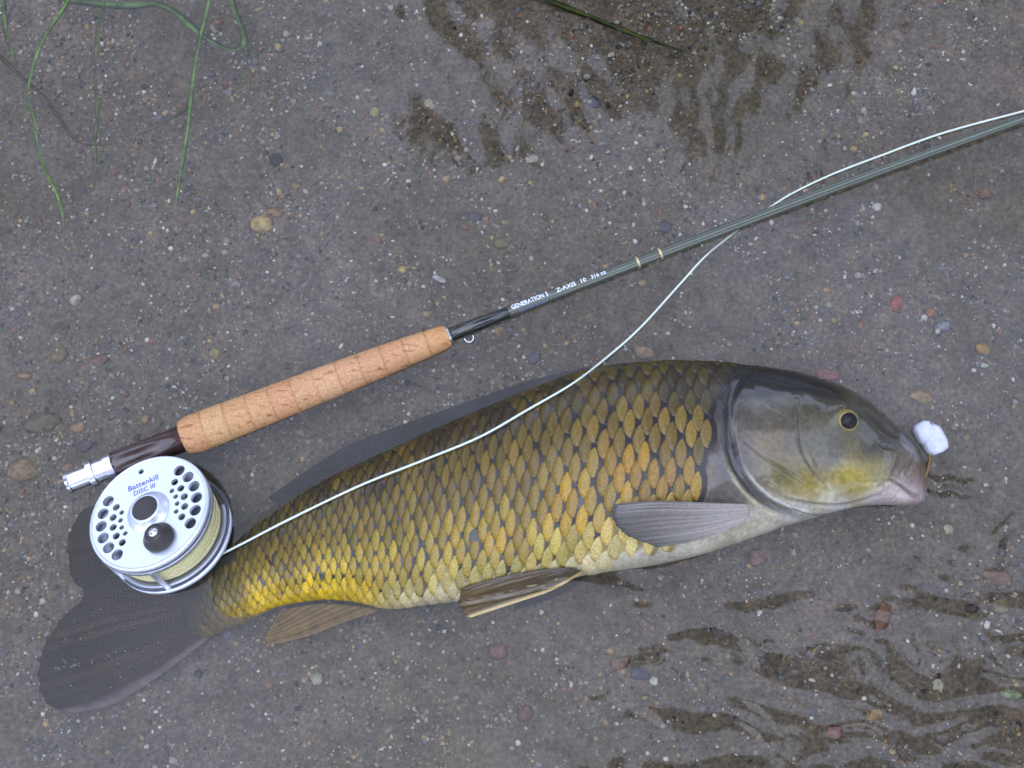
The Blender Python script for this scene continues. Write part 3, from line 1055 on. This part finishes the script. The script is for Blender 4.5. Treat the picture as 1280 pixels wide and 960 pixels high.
fin('pelvic_fin', [(728, 716, .048), (722, 712, .052), (712, 710, .055), (700, 710, .057)],
    [(588, 772, .030), (579, 765, .034), (574, 752, .042), (577, 735, .054)],
    [(728, 716, .048), (690, 738, .042), (640, 755, .036), (588, 772, .030)],
    [(700, 710, .057), (660, 714, .060), (620, 722, .058), (577, 735, .054)],
    7, (.075, .056, .036), (.13, .085, .03), ray_h=.0006, seed=4, wet=False, lead=(0, .16, (.60, .44, .17)), label='pelvic fin with a pale yellow leading edge')
fin('pelvic_fin', [(740, 717, .022), (732, 718, .022), (724, 719, .022)],
    [(640, 764, .008), (652, 752, .010), (660, 745, .012)],
    [(740, 717, .022), (700, 744, .014), (640, 764, .008)], [(724, 719, .022), (690, 734, .016), (660, 745, .012)],
    5, (.09, .07, .05), (.05, .04, .03), seed=5, label='far pelvic fin, dark, mostly hidden below the belly')
pz = lambda x, y, o_: (x, y, fish_z(x, y) + o_)
fin('pectoral_fin', [pz(934, 630, .002), pz(936, 637, .002), pz(936, 644, .002), pz(930, 652, .002)],
    [pz(768, 630, .005), pz(765, 645, .006), pz(782, 668, .006), pz(822, 684, .006)],
    [pz(934, 630, .002), pz(880, 628, .005), pz(820, 626, .006), pz(768, 630, .005)],
    [pz(930, 652, .002), pz(895, 668, .004), pz(860, 678, .005), pz(822, 684, .006)],
    11, (.32, .28, .24), (.045, .038, .030), ray_h=.0005, seed=6, wet=False, lead=(0, .05, (.10, .085, .07)), label='grey fan shaped pectoral fin folded along the belly')

# ---- barbel and lips detail
m_lip = mat('lip_skin', (.30, .18, .10), rough=.3, coat=1.0)
bz = fish_z(1140, 590)
for pts in ([(1122, 603, .028), (1119, 612, .028), (1121, 621, .026)],):
    p = np.array([P(a, b_, c) for a, b_, c in pts])
    v, f = tube(cspline(p, 10), np.linspace(.0016, .0006, 10), 8)
    mesh_obj('barbel', v, f, m_lip, carp)

# ================================================================== THE ROD
A0 = P(84, 604, .029)
A1 = P(1330, 122, .036)
AD = (A1 - A0) / np.linalg.norm(A1 - A0)
ASIDE = np.cross(AD, [0, 0, 1.0])
ASIDE /= np.linalg.norm(ASIDE)
AUP = np.cross(ASIDE, AD)


def along(px):
    """distance along the rod axis at a photo x"""
    lo, hi = 0.0, 1.2
    for _ in range(50):
        m_ = (lo + hi) / 2
        if proj(A0 + AD * m_)[0] < px:
            lo = m_
        else:
            hi = m_
    return lo


def turned(profile, seg=28):
    """(distance along, radius) profile turned round the rod axis"""
    pr = np.asarray(profile, float)
    a = np.linspace(0, 2 * math.pi, seg, endpoint=False)
    ring = np.cos(a)[:, None] * ASIDE + np.sin(a)[:, None] * AUP
    v = A0 + pr[:, 0, None, None] * AD + pr[:, 1, None, None] * ring[None]
    f = [tuple(map(int, q)) for q in grid_faces(len(pr), seg, True)]
    f.append(tuple(range(seg - 1, -1, -1)))
    f.append(tuple(range((len(pr) - 1) * seg, len(pr) * seg)))
    return v.reshape(-1, 3), f


rod = empty('fly_rod', tuple(A0 - np.array([0, 0, .03])))
tag(rod, 'green fly rod with cork grip lying diagonally above the fish', 'fishing rod')
m_silver = mat('brushed_silver', (.78, .80, .86), rough=.24, metal=1.0, noise=(300, .06))
m_seat = mat('dark_wood_seat', (.045, .022, .018), rough=.25, coat=.8, noise=(160, .35))
m_blank = mat('olive_graphite', (.075, .088, .062), rough=.22, coat=.9, noise=(240, .12))
m_dark = mat('dark_winding', (.018, .020, .016), rough=.25, coat=.8)
m_gold = mat('gold_trim', (.62, .50, .28), rough=.35, metal=.5)
x0, x1, x2 = along(84), along(145), along(236)
v, f = turned([(x0, .0040), (x0 + .0005, .0068), (x0 + .0022, .0072), (x0 + .003, .0066), (x0 + .0155, .0066), (x0 + .0160, .0092), (x0 + .0195, .0092),
               (x0 + .020, .0076), (x1 - .006, .0076), (x1 - .0055, .0086), (x1 - .001, .0086), (x1, .0078)], 32)
bc = mesh_obj('butt_cap', v, f, m_silver, rod, smooth=False)
v, f = turned([(x1 - .002, .0082), (x1 + .002, .0086), (x2 + .004, .0090)])
mesh_obj('reel_seat', v, f, m_seat, rod)
# cork grip: a core with one ring per cork disc
g0, g1 = along(230), along(561)
v, f = turned([(g0 + .001, .006), (g1 - .001, .006)])
grip = mesh_obj('grip', v, f, m_dark, rod)
grip['label'] = 'tapered tan cork grip'
tq = np.linspace(0, 1, 60)
gr_r = .94 * np.interp(tq, [0, .02, .05, .25, .5, .75, .93, .98, 1], [.0118, .0133, .0138, .0130, .0122, .0110, .0092, .0086, .0072])
m_cork = bpy.data.materials.new('cork')
m_cork.use_nodes = True
n, l = m_cork.node_tree.nodes, m_cork.node_tree.links
b = n['Principled BSDF']
b.inputs['Roughness'].default_value = .62
b.inputs['Specular IOR Level'].default_value = .35
at = n.new('ShaderNodeAttribute')
at.attribute_name = 'Col'
tc = n.new('ShaderNodeTexCoord')
mp = n.new('ShaderNodeMapping')
ang_rod = math.atan2(AD[1], AD[0])
mp.inputs['Rotation'].default_value = (0, 0, -ang_rod)
mp.inputs['Scale'].default_value = (90, 420, 420)
l.new(tc.outputs['Object'], mp.inputs['Vector'])
t1 = n.new('ShaderNodeTexNoise')
t1.inputs['Scale'].default_value = 1.0
t1.inputs['Detail'].default_value = 3
l.new(mp.outputs[0], t1.inputs['Vector'])
rp = n.new('ShaderNodeValToRGB')
rp.color_ramp.elements[0].position = .29
rp.color_ramp.elements[0].color = (.55, .42, .34, 1)
rp.color_ramp.elements[1].position = .40
rp.color_ramp.elements[1].color = (1, 1, 1, 1)
l.new(t1.outputs['Fac'], rp.inputs[0])
t2 = n.new('ShaderNodeTexNoise')
t2.inputs['Scale'].default_value = 700
t2.inputs['Detail'].default_value = 4
l.new(tc.outputs['Object'], t2.inputs['Vector'])
rp2 = n.new('ShaderNodeValToRGB')
rp2.color_ramp.elements[0].position = .3
rp2.color_ramp.elements[0].color = (.72, .68, .62, 1)
rp2.color_ramp.elements[1].position = .7
rp2.color_ramp.elements[1].color = (1.15, 1.12, 1.08, 1)
l.new(t2.outputs['Fac'], rp2.inputs[0])
mA = n.new('ShaderNodeMix')
mA.data_type = 'RGBA'
mA.blend_type = 'MULTIPLY'
mA.inputs[0].default_value = 1
l.new(at.outputs['Color'], mA.inputs[6])
l.new(rp.outputs[0], mA.inputs[7])
mB = n.new('ShaderNodeMix')
mB.data_type = 'RGBA'
mB.blend_type = 'MULTIPLY'
mB.inputs[0].default_value = 1
l.new(mA.outputs[2], mB.inputs[6])
l.new(rp2.outputs[0], mB.inputs[7])
l.new(mB.outputs[2], b.inputs['Base Color'])
bp = n.new('ShaderNodeBump')
bp.inputs['Strength'].default_value = .5
bp.inputs['Distance'].default_value = .0006
l.new(rp.outputs[0], bp.inputs['Height'])
l.new(bp.outputs[0], b.inputs['Normal'])
NR = 12
cork_c = [(.50, .265, .135), (.52, .33, .16), (.50, .30, .14), (.50, .28, .14), (.48, .23, .13), (.50, .29, .16), (.56, .34, .21), (.52, .29, .18), (.50, .27, .16),
          (.50, .25, .15), (.52, .29, .15), (.50, .27, .11)]
for k in range(NR):
    ta, tb = k / NR, (k + 1) / NR
    tt = np.linspace(ta, tb, 8)
    rr_ = np.interp(tt, tq, gr_r)
    rr_[0] -= .00007
    rr_[-1] -= .00007
    pr = [(g0 + (g1 - g0) * t, r_) for t, r_ in zip(tt, rr_)]
    v, f = turned(pr, 36)
    mesh_obj('cork_ring', v, f, m_cork, grip, cols=(.5 * np.array(cork_c[k]) + .5 * np.mean(cork_c, 0)) * np.array([1.16, 1.16, 1.08]))
v, f = turned([(g1 - .0005, .0068), (g1 + .0004, .0068), (g1 + .0012, .0058), (g1 + .0014, .0040)])
mesh_obj('winding_check', v, f, m_silver, rod)
# blank, in one long taper, its tip resting past the frame
b0, b1 = g1 + .001, along(1300)
path = [A0 + AD * t + ASIDE * .0040 * ((t - b0) / (b1 - b0)) ** 3 for t in np.linspace(b0, b1, 40)]
end = path[-1]
far = [end + AD * t + np.array([0, 0, -0.004 * t - 0.012 * t * t]) for t in np.linspace(.05, 1.2, 24)]
path = np.array(path + far)
rad = np.concatenate([np.linspace(.0040, .0027, 40), np.linspace(.0027, .0010, 24)])
v, f = tube(path, rad, 16)
blank = mesh_obj('blank', v, f, m_blank, rod)
blank['label'] = 'long olive green tapered blank'
d0, d1 = along(566), along(640)
v, f = turned([(b0, .0046), (d0, .0046), (along(636), .0042)])
mesh_obj('winding', v, f, m_dark, rod)
for px in (797, 825):
    t = along(px)
    v, f = turned([(t - .0008, .0037), (t - .0006, .0041), (t + .0006, .0041), (t + .0008, .0037)])
    mesh_obj('trim_ring', v, f, m_gold, rod)
# hook keeper: a small wire loop
t = along(582)
c0 = A0 + AD * t - AUP * .0010 + ASIDE * .0052
a = np.linspace(0, math.pi, 14)
lp = c0 + np.cos(a)[:, None] * AD * .0030 + np.sin(a)[:, None] * ASIDE * .0038
v, f = tube(lp, .00045, 8)
mesh_obj('hook_keeper', v, f, m_silver, rod)


def rod_text(body, px_mid, size, ang, m, rad_, stretch=1.0, bold=0.0):
    v, f = text_mesh(body, size, .00004, bold)
    s0 = along(px_mid)
    th = ang + v[:, 1] / rad_            # angle round the rod: 0 = towards the viewer
    r_ = rad_ + .00018 + v[:, 2]
    vv = A0 + (s0 + v[:, 0] * stretch)[:, None] * AD + r_[:, None] * (np.cos(th)[:, None] * AUP - np.sin(th)[:, None] * ASIDE)
    mesh_obj('lettering', vv, f, m, rod, smooth=False)


m_ink = mat('white_ink', (.80, .84, .88), rough=.5)
m_ink2 = mat('violet_ink', (.22, .22, .42), rough=.5)
rod_text('GENERATION 5', 663, .0046, .30, m_ink, .0044, .80, .00012)
rod_text('TECHNOLOGY', 665, .0030, -.62, m_ink2, .0044, 1.02)
rod_text('Z-AXIS', 708, .0042, .25, m_ink, .0043, 1.05, .00010)
rod_text('10', 729, .0040, .25, m_ink, .0043, 1.1, .00008)
rod_text('316 oz', 748, .0038, .25, m_ink, .0043, 1.0, .00006)

# ================================================================== THE REEL
RC = P(187, 641, .052)
vd = (RC - CP) / np.linalg.norm(RC - CP)
ux = CX - (CX @ vd) * vd
ux /= np.linalg.norm(ux)
uy = np.cross(ux, vd)
uy *= 1 if uy @ CY > 0 else -1
TILT = R(40)
wdir = -0.72 * ux + 0.69 * uy
RN = -vd * math.cos(TILT) + wdir / np.linalg.norm(wdir) * math.sin(TILT)
RX = AD - (AD @ RN) * RN
RX /= np.linalg.norm(RX)
RY = np.cross(RN, RX)
RM = np.stack([RX, RY, RN], 1)
RR = 0.0395
reel = empty('fly_reel', tuple(RC - np.array([0, 0, .045])))
tag(reel, 'silver ported fly reel mounted below the rod butt, lying on the tail fin', 'fishing reel')
m_alu = mat('reel_aluminium', (.74, .78, .90), rough=.34, metal=.55, noise=(260, .05))
m_alud = mat('reel_inner', (.40, .41, .46), rough=.4, metal=.8, noise=(200, .1))
m_knob = mat('dark_knob', (.030, .024, .022), rough=.42, coat=.2, coat_rough=.3)
m_spline = mat('yellow_line', (.66, .62, .33), rough=.5, noise=(900, .25))


def rl(v):
    return np.asarray(v) @ RM.T + RC


def lathe_part(name, prof, m, parent=reel, seg=64, off=(0, 0, 0), smooth=True, closed=False):
    v, f = lathe(prof, seg, closed)
    return mesh_obj(name, rl(v + np.array(off)), f, m, parent, smooth=smooth)


# ported spool face: a plate with round holes cut through
holes = [(0.0, .80, .050)]
for sgn in (-1, 1):
    for k in range(6):
        an = R(-40 + k * 16)
        holes.append((sgn * .80 * math.cos(an), .80 * math.sin(an) * 1.0, .098))
    for k in range(5):
        an = R(-34 + k * 17)
        holes.append((sgn * .605 * math.cos(an), .605 * math.sin(an), .064))
    for k in range(4):
        an = R(-25 + k * 16.7)
        holes.append((sgn * .475 * math.cos(an), .475 * math.sin(an), .044))
cu = bpy.data.curves.new('plate', 'CURVE')
cu.dimensions = '2D'
cu.fill_mode = 'BOTH'
cu.extrude = .0011
cu.bevel_depth = .0002
cu.bevel_resolution = 1


def add_circle(cx, cy, r_, k):
    sp = cu.splines.new('POLY')
    sp.points.add(k - 1)
    for i in range(k):
        t_ = 2 * math.pi * i / k
        sp.points[i].co = (cx + r_ * math.cos(t_), cy + r_ * math.sin(t_), 0, 1)
    sp.use_cyclic_u = True


add_circle(0, 0, RR * .955, 96)
for hx, hy, hr in holes:
    add_circle(hx * RR, hy * RR, hr * RR, 24)
tmp = bpy.data.objects.new('plate', cu)
col.objects.link(tmp)
me = bpy.data.meshes.new_from_object(tmp.evaluated_get(bpy.context.evaluated_depsgraph_get()))
v = np.array([w.co[:] for w in me.vertices])
f = [tuple(p.vertices) for p in me.polygons]
bpy.data.objects.remove(tmp)
bpy.data.curves.remove(cu)
bpy.data.meshes.remove(me)
face = mesh_obj('spool_face', rl(v), f, m_alu, reel, smooth=False)
face['label'] = 'round silver face plate with two clusters of round holes'
lathe_part('rim', [(RR * .95, .0014), (RR * .975, .0018), (RR, .0012), (RR * 1.005, -.0005), (RR * .99, -.0022), (RR * .965, -.0028), (RR * .95, -.0014)], m_alu, closed=True)
lathe_part('spool_flange', [(RR * .985, -.0040), (RR * 1.0, -.0046), (RR * 1.0, -.0062), (RR * .97, -.0068), (RR * .60, -.0066), (RR * .58, -.0050), (RR * .93, -.0046)], m_alud, closed=True)
lathe_part('spool_core', [(RR * .45, -.004), (RR * .5, -.006), (RR * .5, -.030), (RR * .4, -.031)], m_alud)
# line wound on the spool: coil upon coil
tt = np.linspace(0, 1, 1400)
turns = 19
rr_ = RR * (.885 + .012 * np.sin(tt * 31) + .008 * np.sin(tt * 77))
zz = -.0085 - .0165 * tt + .0006 * np.sin(tt * 47)
v, f = tube(np.stack([rr_ * np.cos(tt * turns * 6.283), rr_ * np.sin(tt * turns * 6.283), zz], -1), .00062, 6)
wl_ = mesh_obj('wound_line', rl(v), f, m_spline, reel)
wl_['label'] = 'pale yellow line wound on the spool'
lathe_part('line_bed', [(RR * .5, -.0075), (RR * .865, -.0078), (RR * .865, -.0256), (RR * .5, -.026)], m_spline, wl_)
# frame: back plate, front ring, pillars
lathe_part('back_plate', [(.0001, -.0305), (RR * .97, -.0300), (RR * 1.02, -.0290), (RR * 1.03, -.0275), (RR * 1.03, -.0318), (RR * 1.0, -.0335), (RR * .6, -.0350), (.0001, -.0350)], m_alu)
lathe_part('back_flange', [(RR * .93, -.0262), (RR * .985, -.0262), (RR * .985, -.0276), (RR * .6, -.0280), (RR * .6, -.0268)], m_alud, closed=True)
for an in (100, 80, 205, 258):
    c = np.array([math.cos(R(an)), math.sin(R(an)), 0]) * RR * .985
    v, f = tube([c + np.array([0, 0, -.0052]), c + np.array([0, 0, -.017]), c + np.array([0, 0, -.030])], .0017, 10)
    mesh_obj('pillar', rl(v), f, m_alu, reel)
# foot that clamps to the reel seat
fy = RR * 1.0
vv, ff = [], []
pts = [(-.030, .0012), (-.018, .0024), (-.008, .0030), (.008, .0030), (.018, .0024), (.030, .0012)]
for x_, h_ in pts:
    for (dy, dz) in ((0, -.0045), (h_, -.0035), (h_, .0035), (0, .0045)):
        vv.append((x_, fy + .0045 + dy, -.0165 + dz))
ff = [tuple(map(int, q)) for q in grid_faces(len(pts), 4, True)] + [(3, 2, 1, 0), (20, 21, 22, 23)]
foot = mesh_obj('foot', rl(vv), ff, m_alud, reel)
v, f = tube([(0, RR * .95, -.0165), (0, RR * 1.05, -.0165), (0, RR * 1.13, -.0165)], .0055, 12)
mesh_obj('foot_stem', rl(v), f, m_alud, foot)
# hub with dark cap
lathe_part('hub', [(.0142, .0010), (.0138, .0020), (.0120, .0026), (.0098, .0060), (.0094, .0066), (.0084, .0066)], m_alu)
lathe_part('hub_cap', [(.0001, .0068), (.0074, .0068), (.0086, .0065), (.0088, .0055)], m_knob)
# handle knob on its rivet plate
kx, ky = .10 * RR, -.56 * RR
lathe_part('handle_plate', [(.0001, .0022), (.0050, .0022), (.0056, .0017), (.0056, .0010)], m_alu, off=(kx, ky, 0))
kn = lathe_part('handle_knob', [(.0088, .0018), (.0098, .0026), (.0098, .0040), (.0088, .0056), (.0072, .0072), (.0064, .0086), (.0062, .0096), (.0054, .0104), (.0034, .0106), (.0001, .0106)],
                m_knob, off=(kx, ky, 0))
lathe_part('knob_rivet', [(.0001, .0118), (.0022, .0116), (.0031, .0110), (.0032, .0102)], m_silver, kn, 20, off=(kx, ky, 0))
for body_, yy, sz in (('Battenkill', .565, .0056), ('DISC III', .435, .0047)):
    v, f = text_mesh(body_, sz, .00005, .00004)
    v = v * np.array([1.0, 1, 1]) + np.array([0 * RR, yy * RR, .00145])
    mesh_obj('lettering', rl(v), f, mat('blue_print', (.10, .11, .42), rough=.5), reel, smooth=False)

# ================================================================== THE LINE
m_line = mat('mint_line', (.72, .80, .70), rough=.4, spec=.4)
LP = [(232, 708, None), (262, 699, None), (300, 681, None), (360, 650, None), (450, 607, None), (530, 575, None), (600, 546, None), (660, 512, None), (715, 480, None),
      (757, 448, .038), (800, 410, .032), (850, 355, .0308), (880, 322, .030), (910, 297, .0285), (933, 279, .028), (955, 264, .0285), (990, 242, .0305), (1040, 218, .0315),
      (1100, 195, .0315), (1180, 166, .0315), (1280, 139, .032), (1400, 108, .033)]
pts = []
for px, py, z in LP:
    if z is None:
        z = max(fish_z(px, py), .030) + .0022
    pts.append((px, py, z))
pts[0] = (232, 708, .036)
q = cspline(np.array(pts), 500)
for k in range(len(q)):
    if q[k, 0] < 740:
        q[k, 2] = max(q[k, 2], fish_z(q[k, 0], q[k, 1]) + .0018)
ks = np.ones(9) / 9
q[4:-4, 2] = np.convolve(q[:, 2], ks, 'valid')
rp_ = proj(A0 + AD * along(933))
v, f = tube(P(q[:, 0], q[:, 1], q[:, 2]), np.interp(q[:, 0], [232, 760, 900, 1400], [.00076, .00074, .00062, .00085]), 8)
fl = mesh_obj('fly_line', v, f, m_line)
tag(fl, 'pale mint fly line running from the reel over the fish to the rod', 'fishing line')

# ================================================================== THE FLY
m_foam = mat('white_foam', (.58, .60, .68), rough=.8, noise=(300, .16), bump=(500, .35, .0006))
m_hook = mat('bronze_hook', (.36, .22, .08), rough=.3, metal=.8)
fc = P(1163, 549, .026)
fly = empty('foam_fly', tuple(fc - np.array([0, 0, .024])))
tag(fly, 'white foam fly hooked at the snout of the carp', 'fishing fly')


def foam_block(cx, cy, w, d, h, ang, z, name, seed):
    g = np.random.default_rng(seed)
    v = SPH_V.copy()
    v = np.sign(v) * np.abs(v) ** .58 * np.array([w, d, h]) / 2
    v *= 1 + .03 * g.normal(size=(len(v), 1))
    a_ = R(ang)
    v[:, :2] = v[:, :2] @ np.array([[math.cos(a_), math.sin(a_)], [-math.sin(a_), math.cos(a_)]])
    return mesh_obj(name, v + P(cx, cy, z), SPH_F, m_foam, fly)


foam_block(1166, 550, .0150, .0190, .014, 24, .031, 'foam_body', 1)
foam_block(1155, 541, .0120, .0140, .0125, 24, .031, 'foam_head', 2)
hp = np.array([P(1161, 560, .030), P(1162, 572, .030), P(1160, 586, .034), P(1155, 598, .036), P(1149, 606, .037), P(1145, 601, .038), P(1144, 595, .038)])
v, f = tube(cspline(hp, 30), np.linspace(.0010, .0007, 30), 8)
mesh_obj('hook', v, f, m_hook, fly)

# ================================================================== GRASS STRANDS in the water
m_grass = mat('grass_blade', attr=True, rough=.6, spec=.25, noise=(160, .65))


def blade(pts, w, c, label, z0=.028, seed=0, tip=True):
    g = np.random.default_rng(seed)
    q = cspline(np.array(pts, float), 60)
    t = np.linspace(0, 1, 60)
    zz = z0 + .0025 * np.sin(t * 9 + seed) if z0 < .029 else np.full(60, z0)
    p = P(q[:, 0], q[:, 1], zz)
    tan = np.gradient(p, axis=0)
    tan /= np.linalg.norm(tan, axis=1)[:, None]
    sd_ = np.cross(tan, [0, 0, 1.0])
    roll = .9 * np.sin(t * 7 + seed) * .6
    sd_ = sd_ * np.cos(roll)[:, None] + np.array([0, 0, 1.0]) * np.sin(roll)[:, None]
    ww = .80 * w * .27e-3 * (1 - (.75 * t ** 3 if tip else 0)) * (1 + .12 * np.sin(t * 23 + seed))
    rows = [p - sd_ * ww[:, None], p - np.array([0, 0, .0006]), p + sd_ * ww[:, None], p + np.array([0, 0, .0002])]
    v = np.stack(rows, 1).reshape(-1, 3)
    f = grid_faces(60, 4, True)
    cc = np.array(c) * np.array([.95, .8, .5]) * (1 + .3 * np.sin(t * 17 + seed) * np.sin(t * 41))[:, None] * np.ones((60, 1))
    o = mesh_obj('grass_strand', v, f, m_grass, cols=np.repeat(cc, 4, 0))
    tag(o, label, 'grass', 'grass strands trailing in the water')


G1, G2, G3 = (.12, .26, .09), (.10, .20, .09), (.08, .075, .04)
blade([(95, -25), (83, 5), (60, 40), (45, 72), (36, 105), (34, 120), (42, 150), (48, 190), (58, 215), (74, 250), (80, 278), (80, 292)], 6, G1,
      'thin bright green grass strand kinked near its middle', seed=1)
blade([(134, -25), (129, 5), (122, 38), (119, 75), (119, 110), (121, 145), (119, 180), (120, 205), (117, 240)], 6, (.09, .17, .06), 'straight dull green grass strand beside the kinked one', .025, 2)
blade([(266, -25), (259, 8), (250, 45), (243, 85), (239, 120), (236, 155), (228, 205), (222, 240), (217, 264)], 7, (.15, .32, .11), 'long straight bright green grass strand crossing the looped leaf', seed=3)
blade([(80, 0), (132, 6), (165, 7), (195, 5), (222, 18), (250, 42), (275, 57), (292, 62), (304, 55), (303, 38), (294, 15), (285, -15)], 11, (.10, .19, .10),
      'broad looped green leaf curling under water', .017, 4, False)
blade([(-20, 55), (5, 75), (22, 92), (40, 108), (56, 122), (74, 148), (92, 172), (110, 181), (140, 181)], 7, G3, 'brown decaying stem crossing the kinked grass strand', .014, 5)
blade([(239, 118), (232, 135), (215, 148), (200, 158), (172, 168)], 6, (.07, .10, .05), 'short dark side shoot bent away from the long straight strand', .012, 6)
blade([(2, -20), (6, 20), (8, 45), (14, 62), (22, 84)], 9, (.10, .18, .07), 'short wide grass strand at the corner of the brown stem', .022, 7)
blade([(640, -20), (690, 2), (740, 22), (790, 42), (840, 60), (880, 72)], 9, (.05, .075, .025), 'blurred green weed strand under the dark tree reflection', .006, 8)
blade([(1131, 522), (1132, 530), (1133, 540), (1131, 546)], 7, (.20, .26, .07), 'tiny green leaf scrap above the carp snout', .004, 9)

# ================================================================== SILT settled on the tail fin
g = np.random.default_rng(77)
sp = [(60 + 100 * t + g.normal(0, 5), 838 - 22 * t + g.normal(0, 3)) for t in g.uniform(0, 1, 26)] + [(g.uniform(70, 220), g.uniform(760, 860)) for _ in range(26)]
sp += [(81, 826), (82, 829), (79, 824)] * 3
VV, CC = [], []
for (px, py) in sp:
    r_ = g.uniform(.0004, .0011)
    z_ = float(np.interp(px, [50, 150, 260], [.0062, .0095, .0155])) + .0006
    VV.append(ICO_V * g.uniform(.7, 1.2, (12, 1)) * r_ * np.array([1, 1, .5]) + P(px, py, z_))
    CC.append(np.repeat(np.array([[.16, .135, .10]]) * g.uniform(.4, 1.3), 12, 0))
silt = mesh_obj('silt_specks', np.concatenate(VV), np.concatenate([ICO_F + 12 * k for k in range(len(sp))]), m_grain, cols=np.concatenate(CC), smooth=False)
tag(silt, 'pale silt specks settled on the dark tail fin', 'silt', kind='stuff')
